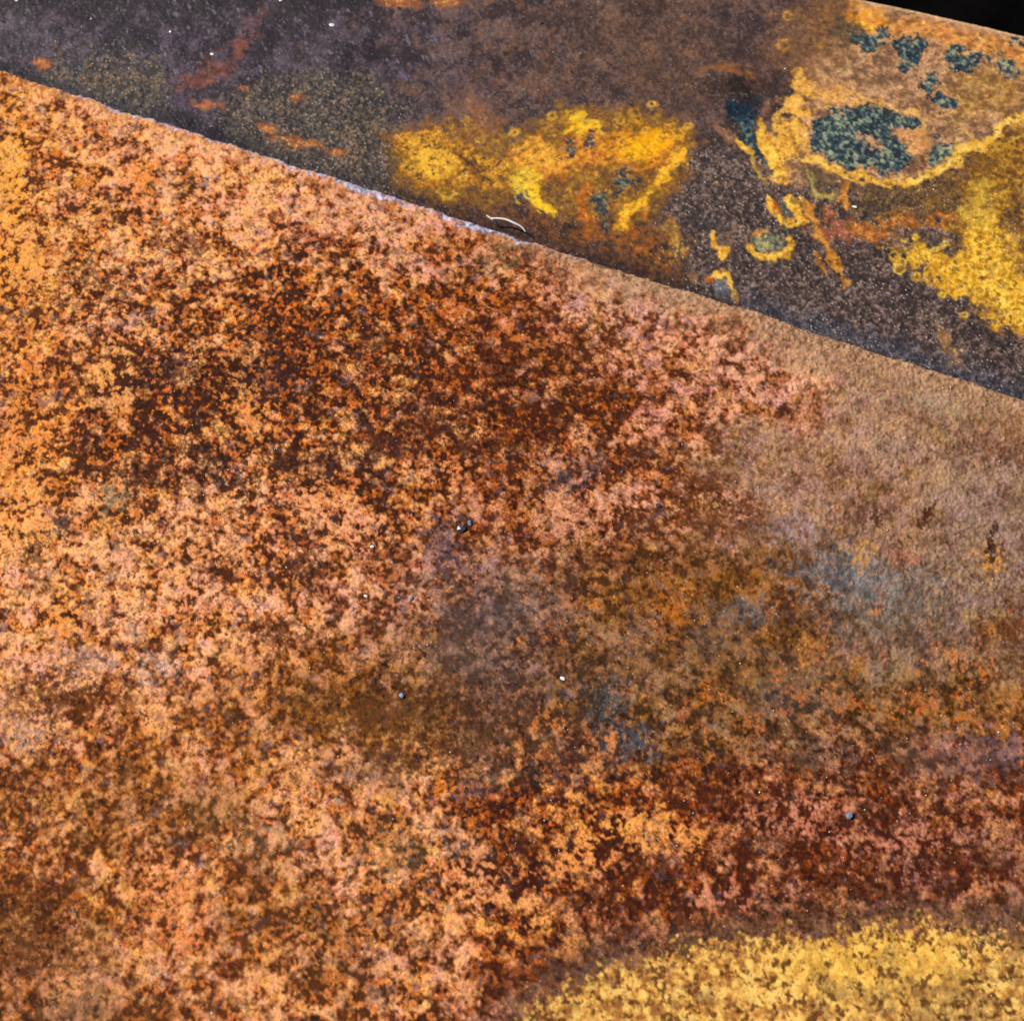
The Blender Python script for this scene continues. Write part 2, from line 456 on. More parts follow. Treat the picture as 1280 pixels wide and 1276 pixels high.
ORANGE = [(x, y, rx * (0.6 if 800 < y < 940 else 1), ry * (0.6 if 800 < y < 940 else 1), cc) for x, y, rx, ry, cc in ORANGE]
ORANGE += [(ro.uniform(640, 1290), ro.uniform(735, 975), ro.uniform(2.5, 5), ro.uniform(2.5, 4), ro.choice([(222, 134, 54), (206, 122, 48), (236, 158, 76), (196, 112, 60)])) for _ in range(110)]
for x, y, rx, ry, cc in ORANGE:
    cc = (cc[0], cc[1] - 8, cc[2] + 6)
    spot(x, y, rx, ry, lambda w_, d: mix(col[w_], srgb(cc) * np.ones(3),
                                         ss(0.8, -0.5, d / max(min(rx, ry), 3) + 0.6 * nC[w_]) * 0.74 * ss(0.08, 0.45, c[w_])))

# olive-brown stains, soft
for x, y, rx, ry, k in [(60, 1190, 90, 50, .5), (30, 1000, 70, 40, .35), (250, 1000, 90, 36, .4), (430, 1190, 80, 50, .35), (110, 1262, 80, 26, .45),
                        (480, 920, 110, 50, .32), (380, 870, 60, 30, .3), (860, 720, 130, 46, .35), (900, 820, 160, 50, .35), (330, 1120, 60, 40, .25)]:
    spot(x, y, rx, ry, lambda w_, d: mix(col[w_], srgb((124, 84, 42)) * (0.45 + 0.95 * t[w_][..., None]),
                                         ss(0.9, -0.9, d / min(rx, ry) + 0.3 * broad[w_]) * k))

# dark clusters of pits
DARK = [(215, 465, 26, 18, (52, 34, 38)), (255, 575, 22, 20, (46, 28, 22)), (330, 470, 22, 16, (60, 40, 50)), (190, 590, 26, 16, (70, 36, 22)),
 (360, 580, 26, 16, (62, 32, 24)), (110, 350, 24, 16, (84, 44, 24)), (300, 600, 20, 16, (66, 34, 22)), (470, 425, 22, 14, (84, 44, 26)),
 (230, 300, 26, 12, (92, 48, 20)), (540, 520, 40, 18, (86, 42, 20)), (690, 520, 30, 22, (76, 36, 18)), (620, 460, 34, 16, (90, 44, 20)),
 (735, 430, 24, 20, (92, 48, 24)), (480, 560, 40, 16, (80, 44, 34)), (620, 560, 40, 14, (82, 42, 26)), (870, 610, 26, 18, (96, 48, 20)),
 (40, 690, 14, 16, (74, 40, 24)), (270, 715, 18, 16, (74, 40, 22)), (380, 700, 20, 20, (78, 42, 28)), (350, 790, 26, 14, (96, 52, 22)),
 (55, 870, 40, 18, (104, 56, 26)), (130, 870, 30, 12, (110, 62, 30)), (820, 1080, 26, 12, (74, 32, 14)), (660, 1060, 26, 14, (74, 34, 16)),
 (960, 1060, 36, 12, (70, 28, 12)), (1120, 1020, 50, 18, (74, 32, 18)), (1060, 1100, 46, 14, (84, 38, 20)), (1200, 1080, 60, 16, (84, 38, 18)),
 (880, 990, 40, 14, (92, 42, 16)), (740, 1120, 30, 18, (86, 44, 22)), (560, 935, 70, 20, (104, 70, 40)), (480, 900, 50, 26, (108, 64, 30)),
 (960, 495, 8, 5, (60, 20, 18)), (930, 640, 20, 10, (110, 62, 34)), (1095, 648, 8, 6, (84, 46, 26)), (980, 760, 12, 10, (96, 46, 22)),
 (890, 640, 34, 14, (124, 66, 22)), (1270, 790, 14, 24, (100, 54, 28)), (40, 1180, 60, 26, (112, 62, 30)), (30, 1110, 26, 14, (90, 46, 24))]
for x, y, rx, ry, cc in DARK:
    spot(x, y, rx, ry, lambda w_, d: mix(col[w_], srgb(cc) * np.ones(3),
                                         ss(0.7, -0.7, d / min(rx, ry) + 0.7 * nC[w_] - 0.3 * fine[w_]) * 0.72))

# thin marks: a gouge, cracks
for pts, w, cc, k in [
    ([(1148, 658), (1158, 645), (1172, 628)], [2, 6, 1], (78, 38, 20), .9), ([(1243, 650), (1240, 672), (1238, 702)], [2, 5, 3], (70, 36, 16), .9), ([(1094, 640), (1097, 656)], [4, 3], (84, 44, 24), .8), ([(1262, 610), (1248, 640)], [3, 2], (110, 66, 40), .6),
    ([(1122, 680), (1128, 705), (1134, 728), (1140, 770)], [4, 3, 2, 2], (92, 54, 32), .65), ([(1228, 770), (1224, 790)], 3, (90, 52, 26), .6),
    ([(560, 830), (556, 772), (548, 740)], [3, 3, 1], (112, 82, 72), .35), ([(700, 760), (770, 800)], [8, 6], (196, 150, 112), .35)]:
    col = mix(col, srgb(cc), ss(1.6, -1.6, sd_stroke(X + 2.5 * nC, Y + 2.5 * nA, pts, w)) * k)

# the yellow bloom in the near corner
yl = sd_poly(X + 9 * nA, Y - 7 + 8 * nB, [(655, 1272), (700, 1238), (760, 1212), (830, 1190), (900, 1176), (1000, 1166), (1090, 1158),
                                       (1160, 1154), (1220, 1164), (1400, 1172), (1700, 1900), (600, 1900)])
ymask = ss(15, -13, yl + 8 * nC)
pits = ss(0.40, 1.1, 0.85 * nz.fbm(8, 2.8) + 0.45 * nz.fbm(30, 2.2))
greyz = ss(0.0, 1.3, nz.fbm(60, 1.7) + (X - 1080) / 260.0 + (Y - 1235) / 70.0)
yel = ramp(cdf(nz.fbm(24, 1.9) + 0.4 * fine), (150, 96, 50), (214, 154, 78), (242, 188, 98), (252, 206, 120))
brightY = ss(60, -10, sd_ellipse(X, Y, 1090, 1195, 60, 26))
yel = mix(yel, srgb((254, 200, 84)), brightY * 0.5)
yel = mix(yel, ramp(cdf(nC), (96, 66, 42), (140, 108, 70), (206, 170, 104)), greyz * 0.62)
yel = mix(yel, ramp(cdf(fine), (70, 40, 18), (120, 70, 32)), pits * 0.92)
band_grey = ss(46, 4, np.abs(yl - 14)) * ss(-6, 10, yl)
col = mix(col, ramp(cdf(0.7 * nC + 0.6 * fine), (74, 54, 40), (104, 78, 60), (136, 104, 82)), band_grey * 0.62)
col = mix(col, yel, ymask)

# rust grades to dust-grey at the lip; rubbed bare metal with its bluish sky highlight painted in
lipn = nz.fbm(30, 1.6)
lip = ss(16, 0, edge_d + 5 * lipn) * ss(-10, 40, X)
col = mix(col, ramp(cdf(0.8 * fine + 0.5 * nC), (122, 92, 66), (178, 146, 116), (206, 176, 144)), lip * 0.55 * ss(470, 800, X))
col = mix(col, ramp(cdf(0.6 * fine + 0.5 * nC), (140, 102, 70), (184, 142, 106), (208, 168, 130)), ss(58, 4, edge_d + 10 * lipn) * 0.6 * ss(560, 800, X))
col = mix(col, ramp(cdf(nC), (196, 130, 84), (240, 180, 126)), lip * 0.55 * ss(600, 300, X))
worn_glint_w = np.interp(X, [40, 70, 110, 230, 300, 430, 455, 505, 520, 560, 570, 600, 625, 700, 800, 1280], [-8, -6, -4, -2, -1, 0, 5, 5, -1, 1, 5, 5, -2, -5, -9, -9]).astype(np.float32)
worn_glint = ss(2.0, -2.0, edge_d - worn_glint_w + 1.6 * nz.fbm(26, 2.2)) * ss(-8, -5, worn_glint_w) * (edge_d > -13)
worn_glint *= 0.25 + 0.75 * ss(-0.6, 0.5, nz.fbm(22, 1.9))
col = mix(col, ramp(cdf(fine), (164, 170, 200), (214, 220, 240)), worn_glint * 0.85)

# near-black pinholes, thickest where the rust is dark
pin = ss(1.25, 2.0, nz.fbm(7, 3.0) + 1.6 * (cov - 0.55) + 0.2 * broad) * (1 - 0.7 * smooth_right) * (1 - ymask)
col = mix(col, np.ones(3) * srgb((44, 22, 14)), pin * 0.75)
# single lighter and darker grains
grain_hi = ss(1.9, 2.7, nz.band(5, 0.5)); grain_lo = ss(1.5, 2.4, nz.band(5, 0.5))
col = mix(col, col * 0.35, grain_lo * 0.8)
col = mix(col, srgb((246, 206, 168)) * np.ones(3), grain_hi * 0.45 * ss(0.25, 0.6, t))

col = mix(richer(col, 1.10, 1.12) * np.array([0.98, 0.925, 0.98]), col * np.array([1.10, 1.05, 0.90]), ymask)
flecks = np.clip(0.50 + 0.9 * (cov - 0.5) + 0.15 * broad - 0.38 * smooth_right - 0.15 * ymask - 0.3 * worn_glint, 0, 1)
# --- relief
h = 0.00004 * np.clip(blotch, -2.5, 2.5) - 0.00004 * md + 0.00002 * fine + 0.000022 * tiny
h += smooth_right * (0.00013 * nz.fbm(5.5, 2.3) + 0.00007 * nz.band(4.8, 0.5))
h += 0.00018 * nz.fbm(260, 2.4) - 0.00006 * ymask * pits + 0.00005 * ymask
h -= 0.00022 * ss(2, -3, sd_stroke(X, Y, [(1148, 658), (1158, 645), (1172, 628)], [2, 6, 1]))
h += 0.00012 * nz.fbm(14, 1.6) * ss(40, 0, np.abs(edge_d + 2))
rough = np.clip(0.80 - 0.25 * worn_glint - 0.06 * np.clip(vio, 0, 1), 0.3, 1)
finish = np.stack([rough, worn_glint * 0.15, np.full_like(rough, 0.55) + 0.25 * smooth_right, 0.10 + 0.5 * worn_glint], -1)

nrm = np.where(QQ[..., None] >= 0, np.array([0, 0, 1.0]), -np.sin(phi)[..., None] * eb + np.cos(phi)[..., None] * np.array([0, 0, 1.0]))
P = base + h[..., None] * nrm
jj = pick_lines(0, Hh, 0, j1); ii = pick_lines(0, W, i0, i1)
P = P[np.ix_(jj, ii)]; colv = np.concatenate([np.clip(col[np.ix_(jj, ii)] / EXPOSED, 0.002, 0.85), flecks[np.ix_(jj, ii)][..., None]], -1); finv = finish[np.ix_(jj, ii)]
ymv = ymask[np.ix_(jj, ii)]
nj, ni = len(jj), len(ii)
idx = np.arange(nj * ni).reshape(nj, ni)
faces = np.stack([idx[:-1, :-1], idx[1:, :-1], idx[1:, 1:], idx[:-1, 1:]], -1)

def closed_border(idx, pts, col2, fin2, zbot):
    """side walls down to zbot and a floor, so that the plate is a solid"""
    nj, ni = idx.shape
    ring = np.concatenate([idx[0, :], idx[1:, -1], idx[-1, -2::-1], idx[-2:0:-1, 0]])
    low = pts[ring].copy(); low[:, 2] = zbot
    n0 = len(pts); k = np.arange(len(ring)); k1 = np.roll(k, -1)
    q = np.stack([ring[k], ring[k1], n0 + k1, n0 + k], -1)
    return np.concatenate([pts, low]), np.concatenate([col2, col2[ring]]), np.concatenate([fin2, fin2[ring]]), q, n0, len(ring)

Pf, Cf, Ff, side, n0, nr = closed_border(idx, P.reshape(-1, 3), colv.reshape(-1, 4), finv.reshape(-1, 4), -T_LOW)
# floor as a fan of quads between opposite border points
cn = [n0, n0 + ni - 1, n0 + ni - 1 + nj - 1, n0 + 2 * (ni - 1) + nj - 1]
floor_q = np.array([[cn[0], cn[1], cn[2], cn[3]]])
piece = (ymv[:-1, :-1] + ymv[1:, 1:]) * 0.5 > 0.5

plate_root = bpy.data.objects.new("steel_plate", None); C.objects.link(plate_root)
plate_root.location = (pa + ea * 0.2 + eb * 0.15).tolist(); plate_root.location.z = -T_LOW
plate_root.empty_display_size = 0.02
tag(plate_root, "large orange and brown speckled rusty steel plate filling the lower left, laid over the other", "steel plate")
off = np.array(plate_root.location)
mesh_from_grid("plate_face", Pf - off, Cf, Ff, np.concatenate([faces[~piece].reshape(-1, 4), side, floor_q]), M_LOW, plate_root)
pt = mesh_from_grid("rust_bloom", Pf - off, Cf, Ff, faces[piece].reshape(-1, 4), M_LOW, plate_root)
pt["label"] = "bright yellow pitted rust patch along the bottom edge"
LOWER_H = (h, QQ)

# ================================================================== the back plate (dark, stained yellow and teal)
ZU = -0.0026
qa, qb = on_plane(1080, -1.0, ZU), on_plane(1280, 44.0, ZU)
ua = (qb - qa) / np.linalg.norm(qb - qa)
ub = np.array([ua[1], -ua[0], 0.0])
T_UP = 0.0060
R_UP = 0.0007
arc = R_UP * math.pi / 2
corners = np.array([on_plane(x, y, ZU) for x, y in ((0, -2), (1280, 40), (0, 110), (1280, 520))])
ca = (corners - qa) @ ua; cb = (corners - qa) @ ub
a_lo, a_hi = ca.min() - 0.07, ca.max() + 0.07
b_hi = cb.max() + 0.03
W = int((a_hi - a_lo) / CELL); Hh = int((b_hi + arc) / CELL)
A = a_lo + np.arange(W) * CELL; Q = -arc + np.arange(Hh) * CELL
i0, i1 = int((ca.min() - 0.004 - a_lo) / CELL), int((ca.max() + 0.004 - a_lo) / CELL)
j1 = int((cb.max() + 0.002 + arc) / CELL)
AA, QQ = np.meshgrid(A.astype(np.float32), Q.astype(np.float32))
phi = np.clip(-QQ / R_UP, 0, math.pi / 2)
Bpos = np.where(QQ >= 0, R_UP + QQ, R_UP - R_UP * np.sin(phi))
Zpos = np.where(QQ >= 0, 0.0, -R_UP * (1 - np.cos(phi)))
base = qa + AA[..., None] * ua + Bpos[..., None] * ub + Zpos[..., None] * np.array([0, 0, 1.0])
X, Y = to_photo(base.reshape(-1, 3)); X = X.reshape(Hh, W).astype(np.float32); Y = Y.reshape(Hh, W).astype(np.float32)
seam = (Y - (87 + X * 410 / 1280.0)) * 0.952          # photo pixels past the front plate's lip
edge_d = QQ / PXM
nz = Noise((Hh, W), 23)
nA, nB, nC = nz.fbm(18, 2.0), nz.fbm(18, 2.0), nz.fbm(9, 2.0)
fine = nz.fbm(7, 2.0); grain = nz.fbm(8.0, 2.3, 1.5, math.radians(-50)); tiny = nz.fbm(4, 1.5)
cloud = nz.fbm(70, 1.8); cloud2 = nz.fbm(45, 1.7)
sA, sB, sC = nz.fbm(24, 2.6), nz.fbm(24, 2.6), nz.fbm(12, 2.4)
Xw, Yw = X + 5 * sA, Y + 5 * sB
label = np.zeros(X.shape, np.int16)
parts = []                                             # (name, label or None)
def new_part(name, text=None):
    parts.append((name, text)); return len(parts)

gr = cdf(0.5 * grain + 0.6 * fine + 0.4 * tiny + 0.35 * cloud2 - 0.1)
# mill scale: violet-grey on the left, browner to the right
scale_l = ramp(cdf(0.6 * cloud + 0.35 * tiny + 0.35 * grain), (38, 28, 34), (62, 48, 58), (98, 82, 94))
scale_m = ramp(cdf(0.6 * cloud + 0.4 * tiny + 0.4 * grain), (54, 38, 36), (82, 60, 55), (122, 93, 84))
col = mix(scale_l, scale_m, ss(400, 640, X + 40 * cloud2))
warm = ss(0.1, 1.6, nz.fbm(60, 1.9)) * ss(360, 620, X + 60 * cloud2)
col = mix(col, ramp(cdf(0.6 * cloud2 + 0.4 * nC), (84, 56, 44), (116, 78, 58), (140, 100, 74)), warm * 0.6)
brown = ramp(cdf(0.7 * cloud2 + 0.4 * nC), (66, 44, 34), (94, 66, 50), (128, 92, 66))
col = mix(col, brown, ss(40, -20, sd_ellipse(X, Y, 820, 60, 100, 60, 30) + 20 * cloud2) * 0.6)
col = mix(col, ramp(gr, (34, 26, 26), (52, 42, 42)), ss(34, -4, Y + 8 * nA) * ss(620, 420, X) * 0.8)
# coarse grain: crusted brown with pale crystals
crust = ramp(gr, (38, 30, 29), (52, 42, 38), (72, 59, 50), (100, 82, 68), (150, 128, 104))
crust_r = ramp(gr, (42, 30, 28), (60, 43, 38), (80, 59, 52), (104, 81, 73), (150, 128, 118))
cz = np.maximum.reduce([ss(16, -16, sd_poly(Xw, Yw, [(55, 72), (130, 66), (205, 78), (212, 118), (190, 150), (60, 110)]) + 6 * nC),
                        ss(18, -18, sd_poly(Xw, Yw, [(275, 128), (330, 98), (400, 88), (460, 100), (500, 140), (520, 270), (300, 200)]) + 6 * nC)])
col = mix(col, crust, cz)
rz = ss(14, -10, sd_poly(Xw, Yw, [(848, 200), (900, 160), (930, 190), (1010, 230), (1100, 240), (1300, 230), (1300, 560), (820, 400)]) + 8 * nC)
col = mix(col, crust_r, rz)
# dark rust in the crevice below the yellow stains
dz = ss(14, -14, sd_poly(Xw, Yw, [(500, 225), (600, 240), (680, 262), (800, 262), (850, 300), (860, 380), (700, 330), (480, 250)]) + 8 * nC)
col = mix(col, ramp(cdf(0.7 * nA + 0.5 * fine), (52, 30, 16), (96, 56, 24), (150, 90, 42)), dz * 0.9)

def stain(sd, cols, k=1.0, edge=4.0, wob=4.0, field=None, part=None):
    global col
    m = ss(edge, -edge, sd + wob * (0.5 * sC + 0.18 * nC))
    f = cdf(0.7 * sC + 0.5 * nA + 0.2 * fine) if field is None else field
    col = mix(col, ramp(f, *cols), m * k)
    if part: label[m > 0.5] = part
    return m

YEL = [(156, 94, 38), (214, 146, 58), (244, 184, 78)]
ORG = [(146, 82, 38), (204, 126, 54), (238, 162, 70)]
TAN = [(112, 80, 56), (164, 120, 88), (206, 158, 120)]
OCH = [(104, 66, 24), (150, 100, 36), (196, 144, 60)]
RED = [(92, 46, 40), (132, 72, 60), (168, 98, 80)]

# --- left: red streak, flecks
stain(sd_stroke(Xw, Yw, [(302, 58), (288, 78), (262, 92), (225, 108)], [8, 12, 13, 5]), RED, 0.75, 7)
stain(sd_stroke(Xw, Yw, [(330, 12), (305, 50)], [6, 8]), RED, 0.35, 8)
for x, y, rx, ry, dg in [(52, 81, 12, 7, 10), (258, 132, 17, 5, 8), (370, 121, 10, 5, 5), (375, 180, 26, 6, 6), (335, 160, 14, 6, 20),
                         (300, 112, 8, 3, 0), (420, 190, 14, 6, 0), (500, 2, 26, 8, 0), (555, 3, 18, 6, 0), (350, 172, 10, 3, 0)]:
    stain(sd_ellipse(X + 2 * sA, Y + 2 * sB, x, y, rx, ry, dg), [(140, 78, 56), (190, 116, 74), (212, 140, 84)], 0.8, 2.5, 2.0)
# --- brown halo and pale knob
stain(sd_ellipse(Xw, Yw, 600, 150, 36, 26, 60), [(96, 66, 58), (140, 98, 78), (168, 120, 92)], 0.55, 14)
stain(sd_ellipse(Xw, Yw, 598, 145, 12, 22, -15), [(140, 94, 66), (176, 120, 88)], 0.7, 6)
stain(sd_stroke(Xw, Yw, [(575, 168), (605, 164), (622, 155)], 4), [(150, 86, 56), (176, 104, 66)], 0.6, 5)
# --- yellow stain, left lobe
p = new_part("rust_bloom", "yellow pitted rust stain above the seam, left of the teal flecks")
halo = sd_poly(Xw, Yw, [(480, 170), (560, 150), (640, 165), (660, 250), (560, 256), (490, 230)])
stain(halo, OCH, 0.65, 9)
m1 = stain(sd_poly(Xw, Yw, [(492, 172), (530, 162), (568, 172), (600, 190), (640, 200), (650, 235), (610, 225), (575, 235), (540, 238), (505, 215)]),
           YEL, 0.75, 3.5, 7, part=p)
stain(sd_ellipse(Xw, Yw, 540, 205, 22, 16, 30), [(236, 176, 66), (252, 198, 82)], 0.7, 6)
# --- yellow-orange stain, right lobe
p = new_part("rust_bloom", "orange yellow rust stain flecked with teal, ending in a slanting streak")
stain(sd_poly(Xw, Yw, [(640, 172), (700, 136), (800, 134), (872, 152), (864, 220), (800, 280), (700, 270), (630, 240)]), OCH, 0.75, 10)
m2 = stain(sd_poly(Xw, Yw, [(640, 190), (668, 168), (700, 190), (712, 152), (740, 146), (760, 165), (810, 160), (852, 158), (848, 195),
                            (815, 225), (790, 215), (750, 205), (715, 210), (690, 230), (655, 235)]), ORG, 0.95, 3.5, 6, part=p)
stain(sd_ellipse(Xw, Yw, 805, 182, 40, 20, -12), [(240, 166, 44), (250, 184, 56)], 0.85, 10)
stain(sd_ellipse(Xw, Yw, 730, 155, 24, 10, 20), [(244, 186, 54), (252, 204, 66)], 0.85, 6)
stain(sd_ellipse(Xw, Yw, 670, 200, 26, 22, 0), [(214, 146, 56), (240, 176, 76)], 0.75, 8)
stain(sd_ellipse(Xw, Yw, 655, 225, 18, 14, 0), [(226, 186, 70), (244, 208, 84)], 0.7, 6)
stain(sd_stroke(X + 2 * sA, Y + 2 * sB, [(674, 222), (668, 240), (676, 256), (692, 266)], [4, 6, 6, 4]), [(236, 184, 60), (252, 204, 72)], 0.95, 2.5, 2, part=p)
stain(sd_stroke(X + 2 * sA, Y + 2 * sB, [(856, 188), (835, 212), (808, 246), (785, 264), (776, 284)], [5, 6, 5, 6, 5]), [(230, 160, 54), (248, 192, 74)], 0.95, 2.5, 2.5, part=p)
stain(sd_stroke(X + 2 * sA, Y + 2 * sB, [(806, 258), (803, 272)], 3), ORG, 0.8, 2.5, 2)
stain(sd_ellipse(Xw, Yw, 842, 300, 8, 26, -10), [(190, 130, 60), (226, 172, 90)], 0.6, 6)
stain(sd_stroke(X + 2 * sA, Y + 2 * sB, [(735, 238), (724, 250), (728, 268), (742, 284)], [7, 7, 6, 5]), [(170, 92, 40), (214, 122, 54)], 0.8, 4, 3)
for x, y, r in [(742, 286, 7), (790, 285, 9), (805, 310, 9), (770, 300, 7), (830, 330, 8)]:
    stain(sd_ellipse(Xw, Yw, x, y, r * 1.4, r * 0.8, 30), [(150, 80, 34), (206, 118, 52)], 0.65, 5)
# dotted pits over both lobes
pits = ss(0.95, 1.6, nz.fbm(9, 2.4, 1.6, math.radians(-60)) + 0.2 * nC)
col = mix(col, ramp(cdf(fine), (58, 36, 16), (92, 60, 26)), pits * np.clip(m1 + 0.25 * m2, 0, 1) * 0.85)
# little crater rings at the border of the stain
for x, y, r in [(689, 145, 5), (815, 131, 5), (775, 150, 5), (848, 166, 6), (860, 157, 4), (644, 165, 5), (980, 58, 7), (1033, 56, 7), (985, 22, 6),
                (1000, 250, 4), (1117, 320, 5), (1165, 352, 5), (1194, 360, 5), (1220, 335, 6), (1240, 372, 5), (1185, 330, 6), (1205, 395, 4)]:
    stain(np.abs(sd_ellipse(X + nA, Y + nB, x, y, r, r * 0.8)) - 1.5, [(214, 150, 64), (240, 190, 80)], 0.75, 1.6, 0.8)

# --- right: tan field behind the teal paint
tan_sd = sd_poly(Xw, Yw, [(995, 110), (1020, 70), (1050, 30), (1075, -6), (1320, -6), (1320, 150), (1240, 170), (1190, 210), (1120, 232),
                          (1040, 222), (985, 235), (955, 215), (945, 190), (975, 150)])
p = new_part("rust_bloom", "tan and orange rust field around the teal paint patches")
stain(tan_sd, TAN, 0.95, 10, 7, cdf(0.7 * cloud2 + 0.5 * nA + 0.3 * tiny), part=p)
stain(sd_ellipse(Xw, Yw, 1010, 55, 50, 40, 0), [(96, 64, 40), (132, 88, 52), (160, 112, 68)], 0.6, 20)
stain(sd_ellipse(Xw, Yw, 1040, 18, 40, 34, 0), [(92, 62, 42), (130, 88, 54), (160, 110, 66)], 0.75, 16)
stain(sd_stroke(Xw, Yw, [(1075, 10), (1110, 28), (1180, 40), (1300, 75)], [12, 12, 14, 12]), [(190, 116, 60), (222, 146, 74), (236, 168, 88)], 0.8, 10)
stain(sd_ellipse(Xw, Yw, 1085, 26, 26, 10, 15), [(214, 138, 44), (236, 164, 56)], 0.8, 6)
stain(sd_stroke(X, Y, [(1084, 2), (1285, 48)], 5), [(188, 150, 122), (206, 166, 134)], 0.55, 5)  # edge highlight painted pale along the far edge
stain(sd_poly(Xw, Yw, [(955, 175), (985, 125), (1000, 92), (1020, 100), (1010, 135), (1005, 170), (985, 200), (990, 232), (975, 232), (950, 190)]),
      [(206, 136, 56), (236, 172, 74), (244, 190, 92)], 0.85, 6, 6, part=p)
stain(sd_ellipse(Xw, Yw, 1040, 115, 26, 10, 10), [(206, 140, 76), (228, 164, 92)], 0.7, 8)
stain(sd_stroke(Xw, Yw, [(1030, 118), (1080, 132), (1130, 150), (1150, 170)], [7, 5, 4, 4]), [(214, 150, 76), (236, 178, 96)], 0.75, 4)
dots = ss(1.3, 1.9, nz.fbm(9, 2.6))
col = mix(col, np.ones(3) * srgb((84, 54, 30)), dots * ss(30, -5, sd_ellipse(X, Y, 985, 165, 34, 60)) * 0.8)
# ochre right margin
p = new_part("rust_bloom", "mottled ochre rust below the long yellow vein at the right margin")
stain(sd_poly(Xw, Yw, [(1320, 130), (1245, 175), (1195, 215), (1165, 240), (1130, 232), (1200, 300), (1260, 280), (1320, 300)]), OCH, 0.9, 8, 8,
      cdf(0.8 * nA + 0.7 * fine), part=p)
stain(sd_ellipse(Xw, Yw, 1235, 115, 55, 32, -10), [(136, 92, 44), (176, 126, 62), (212, 164, 86)], 0.65, 16, field=cdf(0.9 * nA + 0.5 * fine))
# olive-brown hollow under the eye of teal, and its orange shelf
stain(sd_poly(Xw, Yw, [(1005, 205), (1050, 218), (1045, 240), (1010, 235)]), [(70, 56, 38), (96, 78, 50)], 0.8, 6)
stain(sd_poly(Xw, Yw, [(1062, 235), (1130, 228), (1200, 222), (1205, 270), (1080, 280)]), [(62, 44, 30), (96, 70, 42), (140, 104, 56)], 0.85, 8, field=gr)
p = new_part("rust_bloom", "orange rust shelf running level below the large teal patch")
stain(sd_stroke(Xw, Yw, [(1068, 292), (1100, 284), (1150, 276), (1200, 268)], [12, 9, 7, 5]), [(140, 78, 40), (194, 118, 58), (222, 148, 74)], 0.85, 5, 5, part=p)
stain(sd_ellipse(Xw, Yw, 1045, 295, 26, 10, 10), [(150, 84, 62), (206, 124, 86)], 0.75, 8)
stain(sd_ellipse(Xw, Yw, 1036, 268, 10, 8, 0), [(170, 96, 66), (220, 130, 80)], 0.75, 6)
# bright yellow field, lower right
p = new_part("rust_bloom", "bright lemon yellow rust patch at the right margin near the seam")
stain(sd_poly(Xw, Yw, [(1100, 300), (1150, 300), (1190, 320), (1200, 280), (1225, 240), (1270, 225), (1300, 240), (1300, 425), (1255, 405),
                       (1215, 385), (1175, 360), (1140, 330)]), OCH + [(214, 168, 70)], 0.65, 12, 9)
m3 = stain(sd_poly(Xw, Yw, [(1108, 312), (1145, 306), (1185, 322), (1205, 315), (1212, 285), (1240, 270), (1262, 300), (1272, 340), (1300, 350),
                            (1300, 420), (1262, 404), (1225, 382), (1195, 372), (1165, 350), (1140, 328)]),
           [(190, 132, 48), (234, 178, 66), (250, 202, 96)], 0.95, 5, 9, part=p)
col = mix(col, np.ones(3) * srgb((122, 84, 34)), ss(0.9, 1.6, nz.fbm(11, 2.2)) * m3 * 0.75)
stain(sd_ellipse(Xw, Yw, 1225, 260, 22, 30, 0), [(196, 154, 62), (226, 184, 84)], 0.7, 10)
stain(sd_ellipse(Xw, Yw, 1272, 260, 14, 30, 0), [(70, 46, 30), (110, 74, 44)], 0.7, 8)

# bubbles and outlying drops of the lemon field
rb = random.Random(9)
for _ in range(34):
    x, y = rb.uniform(1110, 1278), rb.uniform(296, 410)
    r = rb.uniform(3, 7.5)
    sd = sd_ellipse(X + sA, Y + sB, x, y, r, r * 0.8)
    if abs(np.interp(x, [1105, 1180, 1280], [312, 345, 375]) - y) > 34: continue
    stain(sd, [(150, 104, 44), (190, 138, 58)], 0.6, 1.6, 1.0)
    stain(np.abs(sd) - 1.2, [(232, 184, 76), (250, 208, 98)], 0.75, 1.4, 0.8)
# loops of pale lime on the tan field
for pts in [[(1056, 78), (1064, 88), (1056, 92), (1050, 84)], [(1084, 92), (1098, 98), (1096, 108), (1082, 100)], [(1020, 86), (1034, 94), (1028, 104)],
            [(1198, 168), (1210, 162), (1214, 174)], [(1110, 100), (1120, 108)], [(1196, 110), (1216, 112), (1222, 124)], [(1240, 110), (1252, 118)]]:
    stain(sd_stroke(X + 2 * sA, Y + 2 * sB, pts, 1.6), [(190, 150, 100), (220, 182, 130)], 0.6, 1.8, 1.0)
# --- teal paint left on the scale, each patch its own piece
tnet = nz.fbm(9.0, 2.3)
tfield = cdf(0.9 * tnet + 0.3 * nC)
def teal(sd, text, name="paint_patch", dark=0.0, wob=3.0, edge=2.2, k=0.95):
    p = new_part(name, text)
    f = np.clip(tfield - dark, 0, 1); sd = sd + 2.6 * tnet * (dark < 0.3)
    return stain(sd, [(18, 40, 54), (28, 56, 68), (44, 72, 80), (84, 106, 98), (160, 162, 126)], k, edge, wob, f, p)
teal_m = np.zeros_like(X)
def contour(sd, at, wid, cc, k):
    global col
    brk = ss(-0.9, 0.4, nz.fbm(30, 2.0))
    col = mix(col, np.ones(3) * srgb(cc), ss(wid, wid * 0.3, np.abs(sd + 1.6 * sC - at)) * k * brk)
eye = sd_poly(X + 2.5 * sA, Y + 2.5 * sB, [(1010, 172), (1022, 148), (1042, 136), (1075, 132), (1110, 134), (1135, 144), (1152, 154), (1140, 163),
                                           (1118, 166), (1128, 178), (1142, 190), (1135, 208), (1110, 219), (1085, 212), (1060, 213), (1040, 203), (1020, 190)])
